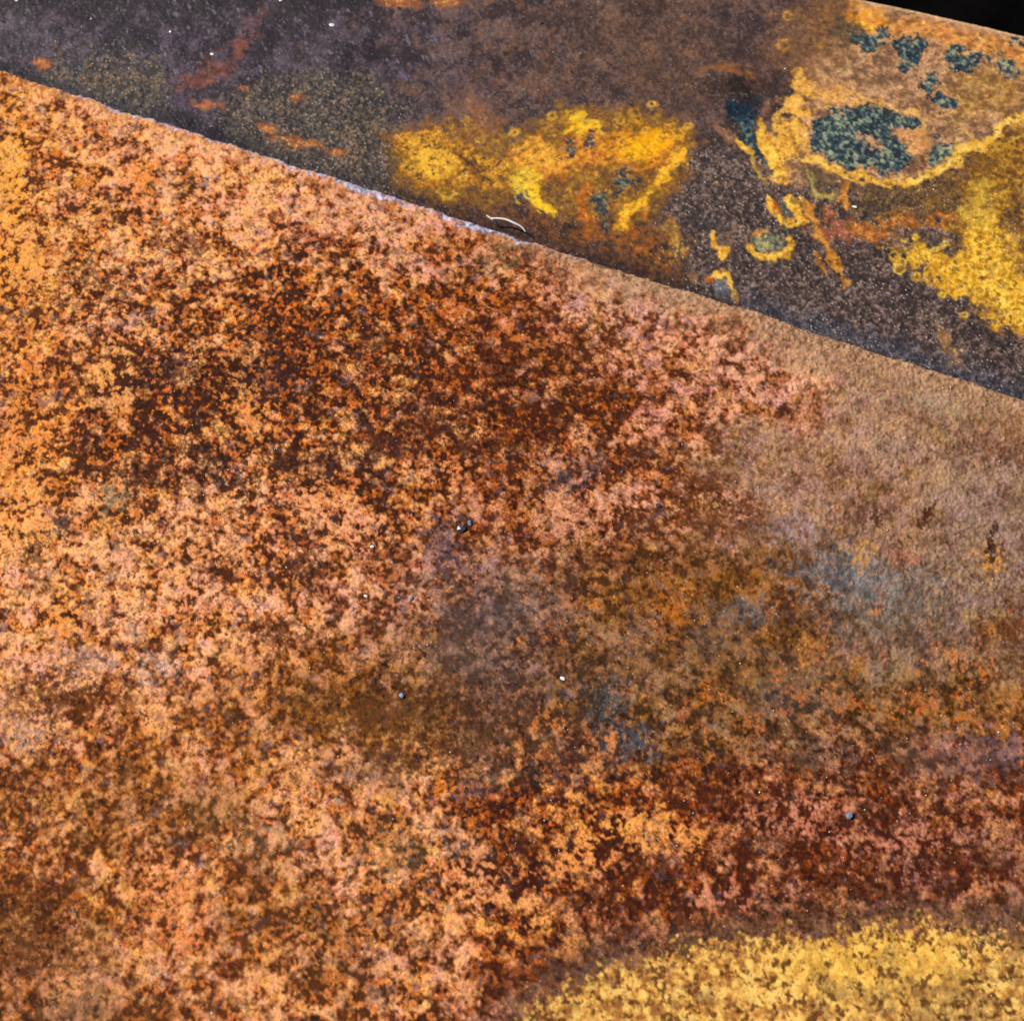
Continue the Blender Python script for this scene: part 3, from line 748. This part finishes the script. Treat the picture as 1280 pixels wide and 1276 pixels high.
eye = np.maximum(eye, -sd_ellipse(X + 2 * sA, Y + 2 * sB, 1090, 178, 13, 7, 35))
contour(eye, 4.5, 3.5, (230, 170, 100), .75); contour(eye, 13, 2.2, (206, 150, 90), .5); contour(eye, 21, 2.0, (122, 82, 48), .5)
teal_m = np.maximum(teal_m, teal(eye, "largest teal paint patch, eye shaped, ringed with yellow rust"))
for pts, text in [
    ([(1062, 38), (1085, 40), (1105, 36), (1114, 44), (1098, 54), (1088, 72), (1078, 60), (1066, 50)], "teal paint patch nearest the black corner's left end"),
    ([(1114, 56), (1125, 47), (1150, 46), (1158, 52), (1150, 72), (1140, 88), (1126, 88), (1124, 72)], "teal paint patch shaped like a tooth, above the eye shaped one"),
    ([(1180, 62), (1192, 55), (1205, 64), (1225, 66), (1230, 78), (1216, 92), (1200, 90), (1182, 78)], "blocky teal paint patch close below the plate's far edge"),
    ([(1150, 104), (1160, 92), (1174, 92), (1176, 106), (1166, 118), (1150, 118)], "small teal paint patch midway between larger ones"),
    ([(1164, 124), (1180, 118), (1196, 124), (1192, 138), (1174, 136)], "ragged little teal paint patch just right of centre of the tan field"),
    ([(1240, 72), (1256, 74), (1274, 88), (1262, 92), (1246, 84)], "faint teal paint smear at the right margin"),
    ([(1258, 44), (1290, 50), (1290, 58), (1262, 54)], "teal paint remnant right on the far edge"),
    ([(1162, 190), (1176, 176), (1196, 178), (1200, 190), (1180, 204), (1164, 206)], "pale dotted teal paint beside the eye shaped patch")]:
    contour(sd_poly(X + 2.5 * sA, Y + 2.5 * sB, pts), 3.0, 2.6, (224, 166, 104), .6)
    mm = teal(sd_poly(X + 2.5 * sA, Y + 2.5 * sB, pts), text, dark=-0.02 if "pale" not in text and "faint" not in text else -0.22)
    teal_m = np.maximum(teal_m, mm)
teal_m = np.maximum(teal_m, teal(sd_poly(X + 3 * sA, Y + 3 * sB, [(904, 128), (925, 121), (950, 124), (949, 142), (936, 150), (912, 148)]),
                                 "solid dark blue paint patch at the top of the yellow drip", dark=0.62, edge=4, k=1.0))
teal_m = np.maximum(teal_m, teal(sd_poly(X + 2 * sA, Y + 2 * sB, [(918, 150), (938, 148), (944, 160), (942, 176), (950, 186), (960, 200), (966, 216), (956, 216), (948, 200), (934, 184), (924, 170)]),
                                 "blue paint flecks inside the yellow drip", dark=0.05))
for x, y, rx, ry, text in [(711, 188, 9, 9, "teal paint fleck high in the orange stain"), (738, 176, 8, 6, "pale teal paint fleck beside the yellow top"),
                           (780, 226, 12, 11, "teal paint fleck right of the middle of the orange stain"), (752, 252, 13, 14, "dark teal paint fleck low in the orange stain"),
                           (654, 246, 10, 9, "teal paint fleck by the white fibre"), (757, 279, 5, 8, "small teal paint fleck close above the seam")]:
    teal_m = np.maximum(teal_m, teal(sd_ellipse(X + 2.5 * sA, Y + 2.5 * sB, x, y, rx, ry), text, wob=4, k=0.85))
for x, y, r in [(958, 118 - 0, 0.1), (1060, 40, 14)]:
    stain(sd_ellipse(Xw, Yw, x, y, r * 1.4 + .1, r + .1), [(66, 58, 44), (82, 74, 56)], 0.7, 8)
stain(sd_ellipse(Xw, Yw, 1152, 204, 9, 7), [(96, 50, 22), (120, 66, 30)], 0.8, 4)
stain(sd_poly(X + 2 * sA, Y + 2 * sB, [(1118, 166), (1150, 160), (1162, 172), (1158, 192), (1142, 190), (1130, 178)]), [(190, 128, 76), (216, 154, 100)], 0.75, 5)

# --- yellow veins and drips
VEIN = [(206, 144, 60), (236, 180, 78), (250, 204, 98)]
p = new_part("rust_vein", "long yellow vein curving under the eye shaped teal patch to the right margin")
stain(sd_stroke(X + 3 * sA, Y + 3 * sB, [(1004, 196), (1030, 204), (1060, 220), (1100, 228), (1140, 228), (1170, 214), (1200, 198), (1235, 178), (1262, 154), (1300, 134)],
                [4, 4, 4.5, 4, 4.5, 5, 6, 5, 4, 4]), VEIN, 0.92, 2, 3, part=p)
for x, y, r in [(1150, 222, 5), (1138, 226, 4), (1190, 202, 6), (1204, 192, 7), (1222, 184, 5), (1246, 168, 5), (1120, 226, 4), (1176, 214, 4), (1262, 152, 4)]:
    stain(sd_ellipse(X + sA, Y + sB, x, y, r * 1.3, r * 0.8, -30), [(232, 184, 96), (250, 212, 122)], 0.8, 1.8, 1.2)
stain(sd_ellipse(Xw, Yw, 1205, 190, 16, 10, -30), [(226, 168, 66), (246, 200, 90)], 0.7, 6)
stain(sd_stroke(X + 3 * sA, Y + 3 * sB, [(1056, 226), (1052, 246), (1058, 256)], [3, 4, 2]), ORG, 0.75, 3)
stain(sd_stroke(X + 3 * sA, Y + 3 * sB, [(1012, 222), (1022, 244), (1046, 246)], [2, 5, 5]), [(176, 148, 84), (206, 178, 104)], 0.7, 4)
p = new_part("rust_vein", "yellow drip running down from the dark blue paint patch")
stain(sd_stroke(X + 1.5 * sA, Y + 1.5 * sB, [(950, 152), (951, 170), (962, 192), (974, 216)], [3, 6, 9, 7]), VEIN, 0.95, 1.6, 1.5, part=p)
stain(sd_stroke(X + 1.5 * sA, Y + 1.5 * sB, [(922, 176), (930, 184), (940, 192)], [4, 5, 2]), VEIN, 0.95, 2, 2, part=p)
stain(sd_stroke(X + 1.5 * sA, Y + 1.5 * sB, [(942, 200), (948, 222), (956, 228)], 2.5), [(160, 126, 70), (196, 160, 90)], 0.7, 2.5, 2)
stain(sd_stroke(X + 1.5 * sA, Y + 1.5 * sB, [(898, 160), (912, 174)], 4), [(150, 100, 76), (190, 136, 100)], 0.7, 4)
p = new_part("rust_vein", "thin orange streak slanting down right from the yellow blisters")
stain(sd_stroke(X + 2 * sA, Y + 2 * sB, [(1008, 256), (1018, 282), (1032, 306), (1048, 334), (1062, 354)], [4, 5, 5, 4, 3]), [(196, 124, 54), (228, 162, 74)], 0.9, 2.5, 3, part=p)
stain(sd_stroke(X + 2 * sA, Y + 2 * sB, [(1018, 316), (1034, 340)], [3, 2]), [(190, 120, 54), (220, 156, 74)], 0.8, 2.5, 2)
# --- blisters with yellow rims: raised edges round a grey-blue floor
rim_h = np.zeros_like(X)
def blister(rim_pts, ws, floor_sd, text, floor=((70, 80, 76), (120, 122, 100))):
    global rim_h
    p = new_part("rust_blister", text)
    if floor_sd is not None: stain(floor_sd, list(floor), 0.85, 3, 3, tfield, p)
    m = stain(sd_stroke(X + 1.5 * sA, Y + 1.5 * sB, rim_pts, ws), VEIN, 0.97, 1.8, 1.6, part=p)
    rim_h = np.maximum(rim_h, m)
blister([(962, 248), (968, 264), (980, 278), (990, 280)], [4, 5, 4, 5], sd_ellipse(X, Y, 982, 264, 9, 12, -30), "left yellow rimmed blister below the drip", ((72, 70, 60), (110, 104, 84)))
stain(sd_ellipse(X, Y, 969, 258, 3.5, 8, -25), [(170, 84, 34), (206, 110, 46)], 0.9, 2, 1)
blister([(986, 250), (996, 262), (1006, 278), (992, 280)], [5, 6, 5, 3], None, "right yellow rimmed blister below the drip")
blister([(937, 308), (948, 320), (968, 322), (984, 318), (990, 306), (984, 298)], [3, 5, 5, 5, 4, 3], sd_ellipse(X, Y, 958, 303, 20, 13, 5), "oval yellow rimmed blister holding pale flakes",
        ((50, 66, 72), (176, 170, 120)))
stain(sd_ellipse(X, Y, 946, 292, 9, 4, 0), [(196, 122, 54), (220, 150, 70)], 0.85, 2.5, 2)
blister([(886, 350), (896, 344), (908, 342), (914, 356), (921, 374)], [3, 4, 4, 3, 2], sd_ellipse(X, Y, 902, 358, 10, 11, 30), "orange rimmed blister with grey floor right above the seam", ((92, 98, 104), (136, 134, 132)))
stain(sd_ellipse(X, Y, 888, 349, 6, 4, 10), [(150, 62, 30), (196, 90, 44)], 0.85, 2, 1)
blister([(892, 292), (896, 308), (904, 318), (910, 312)], [3, 2, 5, 3], sd_ellipse(X, Y, 904, 303, 12, 12, 30), "small half ring blister left of the oval one", ((84, 64, 56), (140, 110, 92)))
for x, y, rx, ry in [(918, 290, 5, 4), (865, 342, 8, 4), (1180, 420, 16, 9), (1192, 445, 12, 12), (1202, 452, 5, 5), (873, 349, 3, 3)]:
    stain(sd_ellipse(Xw, Yw, x, y, rx, ry, 40), [(150, 110, 76), (196, 146, 90)], 0.6, 4, 3)
# hair-thin lines of bright rust drawn round the stains
for pts, w_, cc in [
    ([(640, 191), (651, 186), (666, 172), (676, 176), (683, 189), (706, 204), (721, 210)], 1.8, (244, 178, 84)), ([(655, 238), (661, 249), (668, 246)], 2, (246, 206, 92)),
    ([(643, 246), (649, 258)], 1.8, (240, 200, 96)), ([(668, 262), (672, 268)], 1.6, (240, 200, 96)), ([(712, 150), (722, 146), (742, 150), (756, 166)], 2, (250, 200, 84)),
    ([(841, 283), (846, 298), (847, 319)], 2, (224, 176, 96)), ([(1054, 110), (1087, 126), (1120, 136), (1147, 146), (1157, 158), (1150, 166)], 2, (238, 182, 110)),
    ([(1163, 140), (1187, 146), (1207, 160), (1213, 172)], 1.8, (226, 174, 108)), ([(1012, 216), (1016, 238), (1040, 250)], 1.8, (196, 172, 104)),
    ([(1060, 230), (1054, 246), (1060, 260)], 2.2, (222, 152, 70)), ([(1000, 96), (990, 120), (972, 142), (966, 158), (984, 166)], 2, (244, 190, 100)),
    ([(1008, 160), (1004, 180), (1012, 196)], 2, (240, 184, 96)), ([(1112, 56), (1122, 74), (1124, 90)], 1.4, (214, 160, 110)), ([(1176, 56), (1178, 76), (1190, 90)], 1.5, (216, 160, 110)),
    ([(505, 172), (530, 164), (556, 170)], 1.8, (232, 160, 66)), ([(566, 190), (590, 206), (612, 226)], 1.4, (92, 54, 24)), ([(590, 196), (606, 214)], 1.4, (100, 60, 26)),
    ([(548, 240), (560, 246), (575, 240)], 2, (226, 180, 80)), ([(575, 222), (580, 234)], 2, (236, 186, 84)), ([(1130, 300), (1160, 312), (1186, 306)], 1.8, (236, 196, 96)),
    ([(1180, 118), (1200, 124), (1214, 134), (1204, 144)], 1.6, (220, 166, 96)), ([(1096, 268), (1130, 262), (1170, 250), (1196, 236)], 1.3, (170, 120, 62)),
    ([(1240, 190), (1262, 176), (1285, 168)], 1.6, (216, 166, 70)), ([(940, 196), (946, 214), (954, 226)], 1.6, (214, 170, 90))]:
    stain(sd_stroke(X + 1.6 * sA, Y + 1.6 * sB, pts, w_), [tuple(int(q * 0.82) for q in cc), cc], 0.85, 1.3, 0.9)
# dark hump with lighter brown brow by the blue patch
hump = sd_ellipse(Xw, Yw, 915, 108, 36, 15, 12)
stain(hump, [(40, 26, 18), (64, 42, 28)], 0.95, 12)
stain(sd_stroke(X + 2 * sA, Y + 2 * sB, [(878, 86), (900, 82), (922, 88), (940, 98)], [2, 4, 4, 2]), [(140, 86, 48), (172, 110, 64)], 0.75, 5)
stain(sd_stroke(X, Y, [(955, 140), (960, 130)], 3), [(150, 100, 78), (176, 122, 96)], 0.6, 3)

# fine bright veins and dark cracks wandering through the stains
lit = np.clip((col.max(-1) - 0.12) * 4, 0, 1) * (1 - teal_m)
ridge = ss(0.12, 0.02, np.abs(nz.fbm(30, 3.2) + 0.05 * nC)) * ss(-0.2, 1.0, nz.fbm(70, 2.0))
col = mix(col, ramp(cdf(nC), (226, 164, 72), (252, 206, 110)), ridge * lit * 0.75)
crack = ss(0.11, 0.02, np.abs(nz.fbm(22, 3.2) + 0.05 * nC)) * ss(-0.3, 0.9, nz.fbm(60, 2.0))
col = mix(col, ramp(cdf(nC), (70, 42, 20), (112, 70, 34)), crack * lit * 0.7)
rimh2 = (ridge - crack) * lit
# glints painted into the scale as short pale dashes, down to the right
glints = ss(1.35, 2.3, nz.fbm(6, 2.4, 2.6, math.radians(48))) * (1 - 0.6 * ss(500, 800, X))
col = mix(col, np.ones(3) * srgb((138, 132, 146)), glints * 0.55 * np.clip(1 - (col.max(-1) - 0.06) * 8, 0, 1))
gouge = ss(1.5, 2.3, nz.fbm(7, 2.4, 2.4, math.radians(48)))
col = mix(col, col * 0.45, gouge * 0.7 * np.clip(1 - (col.max(-1) - 0.06) * 8, 0, 1))
# soot-brown mottling that has crept over the stains
creep = ss(0.35, 1.7, 0.8 * nz.fbm(11, 2.2, 2.2, math.radians(-35)) + 0.6 * nz.fbm(34, 2.0)) * 0.6 * np.clip((col.max(-1) - 0.10) * 4, 0, 1)
col = mix(col, ramp(cdf(fine), (72, 46, 24), (122, 80, 40)), creep * (1 - 0.7 * teal_m))
col = col * np.exp(0.09 * nC + 0.03 * tiny)[..., None]
# contact shadow painted dark along the seam, with a bluish shade band on the right
seam_shade = ss(-26, -4, seam + 4 * nA)
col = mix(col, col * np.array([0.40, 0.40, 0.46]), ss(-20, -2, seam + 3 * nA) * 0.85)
col = mix(col, ramp(gr, (44, 44, 58), (74, 72, 84), (108, 104, 112)), ss(-30, -12, seam + 6 * nA) * ss(880, 960, X) * 0.55)
# pale far lip: its edge highlight painted into the colour
col = mix(col, ramp(cdf(nC), (206, 160, 110), (238, 196, 150)), ss(4, 0, edge_d + 1.2 * nC) * 0.7)
# single grains
spk = ss(2.0, 2.6, nz.band(4.6, 0.5)) * np.clip(0.35 + rz + cz, 0, 1)
col = mix(col, np.ones(3) * srgb((214, 198, 186)), spk * 0.75)

col = richer(col, 1.06, 1.12, 0.16)
stain0 = np.clip((col.max(-1) - 0.06) * 4, 0, 1)
flecks = np.clip(0.42 + 0.14 * cloud2 + 0.10 * np.clip(cz + rz, 0, 1) - 0.16 * stain0 - 0.2 * teal_m, 0, 1)
stainy = np.clip((col.max(-1) - 0.06) * 4, 0, 1)                  # rust is matt, scale has a sheen
h = 0.000014 * fine + 0.00002 * nC + 0.00016 * nz.fbm(240, 2.4) + 0.000014 * grain
h += (cz + rz) * (0.00002 * grain + 0.00003 * fine)
h += 0.00008 * rimh2 + 0.00025 * rim_h + 0.00003 * teal_m * tnet - 0.00012 * pits * np.clip(m1 + m2, 0, 1)
h += 0.0011 * ss(8, -14, sd_ellipse(X, Y, 912, 98, 36, 15, 12)) * 0.6
h = np.clip(h, -0.0006, 0.0010)
h = np.where(seam > -14, np.clip(h, -0.0006, 0.00025), h)
rough = np.clip(0.44 + 0.38 * stainy + 0.12 * np.clip(cz + rz, 0, 1) - 0.05 * teal_m, 0.3, 0.95)
finish = np.stack([rough, 0.0 * rough, np.full_like(rough, 0.5) + 0.25 * np.clip(cz + rz, 0, 1), 0.08 + 0.26 * (1 - stainy)], -1)

nrm = np.where(QQ[..., None] >= 0, np.array([0, 0, 1.0]), -np.sin(phi)[..., None] * ub + np.cos(phi)[..., None] * np.array([0, 0, 1.0]))
P = base + h[..., None] * nrm
jj = pick_lines(0, Hh, 0, j1); ii = pick_lines(0, W, i0, i1)
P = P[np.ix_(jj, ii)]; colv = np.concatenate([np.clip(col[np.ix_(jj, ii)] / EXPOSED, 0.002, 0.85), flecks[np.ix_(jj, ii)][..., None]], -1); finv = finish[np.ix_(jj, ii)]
lab = label[np.ix_(jj, ii)]
nj, ni = len(jj), len(ii)
# one more row of points far under the front plate, so that it carries it
P = np.concatenate([P, (P[-1:] + ub * 0.42)]); P[-1, :, 2] = ZU
colv = np.concatenate([colv, colv[-1:]]); finv = np.concatenate([finv, finv[-1:]])
lab = np.concatenate([lab, lab[-1:] * 0]); nj += 1
idx = np.arange(nj * ni).reshape(nj, ni)
faces = np.stack([idx[:-1, :-1], idx[1:, :-1], idx[1:, 1:], idx[:-1, 1:]], -1).reshape(-1, 4)
flab = lab[:-1, :-1].copy(); flab[-1, :] = 0
flab = flab.ravel()
Pf, Cf, Ff, side, n0, nr = closed_border(idx, P.reshape(-1, 3), colv.reshape(-1, 4), finv.reshape(-1, 4), ZU - T_UP)
cn = [n0, n0 + ni - 1, n0 + ni - 1 + nj - 1, n0 + 2 * (ni - 1) + nj - 1]
back_root = bpy.data.objects.new("steel_sheet", None); C.objects.link(back_root)
back_root.location = (float(qa[0]), float(qa[1]) - 0.05, ZU - T_UP); back_root.empty_display_size = 0.02
tag(back_root, "dark stained steel plate along the top, patched with yellow rust and teal paint", "steel plate")
off = np.array(back_root.location)
main = [faces[flab == 0], side, np.array([[cn[0], cn[1], cn[2], cn[3]]])]
for k, (name, text) in enumerate(parts, 1):
    f = faces[flab == k]
    if len(f) < 12:
        main.append(f); continue
    o = mesh_from_grid(name, Pf - off, Cf, Ff, f, M_UP, back_root)
    if text: o["label"] = text
mesh_from_grid("plate_face", Pf - off, Cf, Ff, np.concatenate(main), M_UP, back_root)

# ================================================================== small things lying on the plates
def solid(name, verts, faces, mat, loc, parent=None, smooth=False):
    me = bpy.data.meshes.new(name); me.from_pydata([tuple(v) for v in verts], [], faces); me.update()
    if smooth:
        for p_ in me.polygons: p_.use_smooth = True
    me.materials.append(mat)
    o = bpy.data.objects.new(name, me); C.objects.link(o); o.location = tuple(loc)
    if parent: o.parent = parent
    return o

ICO_V = []
gphi = (1 + 5 ** 0.5) / 2
for s1 in (-1, 1):
    for s2 in (-1, 1):
        ICO_V += [(0, s1, s2 * gphi), (s1, s2 * gphi, 0), (s2 * gphi, 0, s1)]
ICO_V = np.array(ICO_V, float) / math.hypot(1, gphi)
def hull_faces(V):
    import bmesh
    bm = bmesh.new()
    for v in V: bm.verts.new(v)
    bmesh.ops.convex_hull(bm, input=bm.verts)
    bm.verts.index_update()
    f = [[v.index for v in fc.verts] for fc in bm.faces]
    bm.free(); return f
ICO_F = hull_faces(ICO_V)

M_GRIT = plain("pale_grit", (0.72, 0.70, 0.68), 0.35, 0, 0.6)
M_DARKGRIT = plain("dark_grit", (0.03, 0.035, 0.045), 0.35, 0, 0.6)
M_BLUE = plain("blue_grit", (0.10, 0.19, 0.36), 0.4, 0, 0.5)
M_SLATE = plain("slate_chip", (0.12, 0.17, 0.22), 0.5, 0, 0.5)
M_FIBRE = plain("white_fibre", (0.58, 0.57, 0.56), 0.45, 0, 0.5, 0.05)
rng = random.Random(5)
def lump(r, sx, sy, sz):
    V = ICO_V * np.array([rng.uniform(0.75, 1.2) for _ in range(12)])[:, None]
    V = V * np.array([sx, sy, sz]) * r
    V[:, 2] -= V[:, 2].min()
    return V
def on_surface(px, py):
    lower = py > 87 + px * 410 / 1280.0
    return on_plane(px, py, 0.00003 if lower else ZU + 0.00003)
for px, py, r, asp, mat, name, text, cat in [
    (415, 32, 4.2, 1.6, M_GRIT, "grit_grain", "brightest white grain on the dark plate, near the top left", "grit"),
    (213, 40, 2.8, 1.1, M_GRIT, "grit_grain", "small white grain on the violet scale, left of the red streak", "grit"),
    (265, 68, 3.4, 1.3, M_GRIT, "grit_grain", "white grain beside the red streak on the dark plate", "grit"),
    (21, 1, 3.0, 1.5, M_GRIT, "grit_grain", "white grain at the very top, nearest the top left corner", "grit"),
    (351, 1, 3.0, 1.4, M_GRIT, "grit_grain", "white grain at the top rim of the picture, above the red streak", "grit"),
    (1068, 259, 3.2, 2.0, M_GRIT, "grit_grain", "white oblong grain below the eye shaped teal patch", "grit"),
    (465, 683, 3.6, 1.2, M_GRIT, "grit_grain", "white grain left of the dark chip on the speckled plate", "grit"),
    (457, 745, 3.2, 1.6, M_GRIT, "grit_grain", "white sliver grain below the other white grain, middle of the speckled plate", "grit"),
    (268, 1119, 3.0, 1.1, M_GRIT, "grit_grain", "white grain low on the left of the speckled plate", "grit"),
    (703, 848, 4.0, 1.4, M_GRIT, "grit_grain", "pale grain in the grey brown area at the centre", "grit"),
    (303, 40, 4.0, 1.2, M_DARKGRIT, "grit_grain", "black grain above the red streak on the dark plate", "grit"),
    (676, 29, 4.5, 1.3, M_DARKGRIT, "grit_grain", "black grain near the top middle of the dark plate", "grit"),
    (577, 660, 8.0, 1.2, M_DARKGRIT, "metal_chip", "dark chip with a paler chip at its side, middle of the plate", "chip"),
    (587, 654, 6.0, 0.7, M_SLATE, "metal_chip", "blue grey chip leaning on the dark chip", "chip"),
    (823, 632, 5.0, 1.4, M_DARKGRIT, "metal_chip", "lone black chip on the pinkish rust right of centre", "chip"),
    (514, 748, 6.5, 0.8, M_SLATE, "metal_chip", "slate coloured chip below left of the dark chip pair", "chip"),
    (502, 869, 5.5, 1.1, M_BLUE, "grit_grain", "bright blue bead on brown rust, below the slate chip", "grit"),
    (1061, 1019, 8.0, 0.9, M_SLATE, "metal_chip", "blue grey chip on the dark red rust at lower right", "chip")]:
    V = lump(r * PXM * 0.62, asp, 1.0, 0.35)
    o = solid(name, V, ICO_F, mat, on_surface(px, py))
    o.rotation_euler.z = rng.uniform(-0.9, 0.3)
    tag(o, text, cat)

# the white fibre caught on the lip: one bent strand with a short barb
def strand(px_pts, radii, zs):
    radii = [r_ * rng.uniform(0.75, 1.2) for r_ in radii]
    pts = [on_plane(x, y, z) for (x, y), z in zip(px_pts, zs)]
    dense, rad = [], []
    n = len(pts)
    for i in range(n - 1):
        p0, p1, p2, p3 = pts[max(i - 1, 0)], pts[i], pts[i + 1], pts[min(i + 2, n - 1)]
        for k in range(6):
            t_ = k / 6
            dense.append(0.5 * ((2 * p1) + (-p0 + p2) * t_ + (2 * p0 - 5 * p1 + 4 * p2 - p3) * t_ ** 2 + (-p0 + 3 * p1 - 3 * p2 + p3) * t_ ** 3))
            rad.append(radii[i] + (radii[i + 1] - radii[i]) * t_)
    dense.append(pts[-1]); rad.append(radii[-1])
    V, F = [], []
    for i, (p_, r_) in enumerate(zip(dense, rad)):
        d = dense[min(i + 1, len(dense) - 1)] - dense[max(i - 1, 0)]
        d /= np.linalg.norm(d)
        u_ = np.cross(d, [0, 0, 1.0]); u_ /= np.linalg.norm(u_); v_ = np.cross(u_, d)
        for k in range(8):
            a_ = k * math.pi / 4
            V.append(p_ + r_ * (math.cos(a_) * u_ + math.sin(a_) * v_))
    for i in range(len(dense) - 1):
        for k in range(8):
            F.append((i * 8 + k, i * 8 + (k + 1) % 8, (i + 1) * 8 + (k + 1) % 8, (i + 1) * 8 + k))
    F += [tuple(range(7, -1, -1)), tuple(range(len(V) - 8, len(V)))]
    return V, F
V, F = strand([(614, 273), (630, 274), (643, 279), (652, 284), (657, 290)], [0.00022, 0.00032, 0.00036, 0.0003, 0.00015], [0.0002, 0.0007, 0.0008, 0.0005, 0.0001])
fib = bpy.data.objects.new("fibre", None); C.objects.link(fib); fib.location = on_plane(636, 280, 0).tolist(); fib.empty_display_size = 0.004
tag(fib, "short curved white fibre lying on the plate's lip at the seam", "fibre")
V = [v - np.array(fib.location) for v in V]
solid("strand", V, F, M_FIBRE, (0, 0, 0), fib, True)
V, F = strand([(608, 269), (612, 272), (616, 275)], [0.0001, 0.00022, 0.0002], [0.0006, 0.0005, 0.0003])
V = [v - np.array(fib.location) for v in V]
solid("barb", V, F, M_FIBRE, (0, 0, 0), fib, True)

# glinting dust over both plates: beyond counting
rs = np.random.default_rng(3)
V, F = [], []
OCT = np.array([(1, 0, 0), (-1, 0, 0), (0, 1, 0), (0, -1, 0), (0, 0, 1), (0, 0, -1)], float)
OF = [(0, 2, 4), (2, 1, 4), (1, 3, 4), (3, 0, 4), (2, 0, 5), (1, 2, 5), (3, 1, 5), (0, 3, 5)]
n = 0
while n < 1500:
    px, py = rs.uniform(-40, 1320), rs.uniform(-10, 1310)
    lower = py > 92 + px * 410 / 1280.0
    if not lower and (py > 82 + px * 410 / 1280.0 or py < 4 + (px - 1080) * 0.225): continue
    if lower and rs.random() > 0.85: continue
    p_ = on_plane(px, py, 0.00006 if lower else ZU + 0.00006)
    r_ = PXM * (0.35 + 0.65 * rs.random() ** 2) * 1.25
    q = OCT * r_ * rs.uniform(0.6, 1.3, 3)
    a_ = rs.uniform(0, 6.28); b_ = rs.uniform(-0.7, 0.7)
    Rz = np.array([[math.cos(a_), -math.sin(a_), 0], [math.sin(a_), math.cos(a_), 0], [0, 0, 1]])
    Rx = np.array([[1, 0, 0], [0, math.cos(b_), -math.sin(b_)], [0, math.sin(b_), math.cos(b_)]])
    q = q @ Rx.T @ Rz.T + p_
    V.append(q); F += [tuple(6 * n + i for i in f) for f in OF]
    n += 1
dust = solid("dust", np.concatenate(V), F, plain("glinting_dust", (0.62, 0.55, 0.48), 0.3, 0, 0.7), (0, 0, 0))
tag(dust, "fine pale glinting dust scattered over both plates", "dust", kind="stuff")
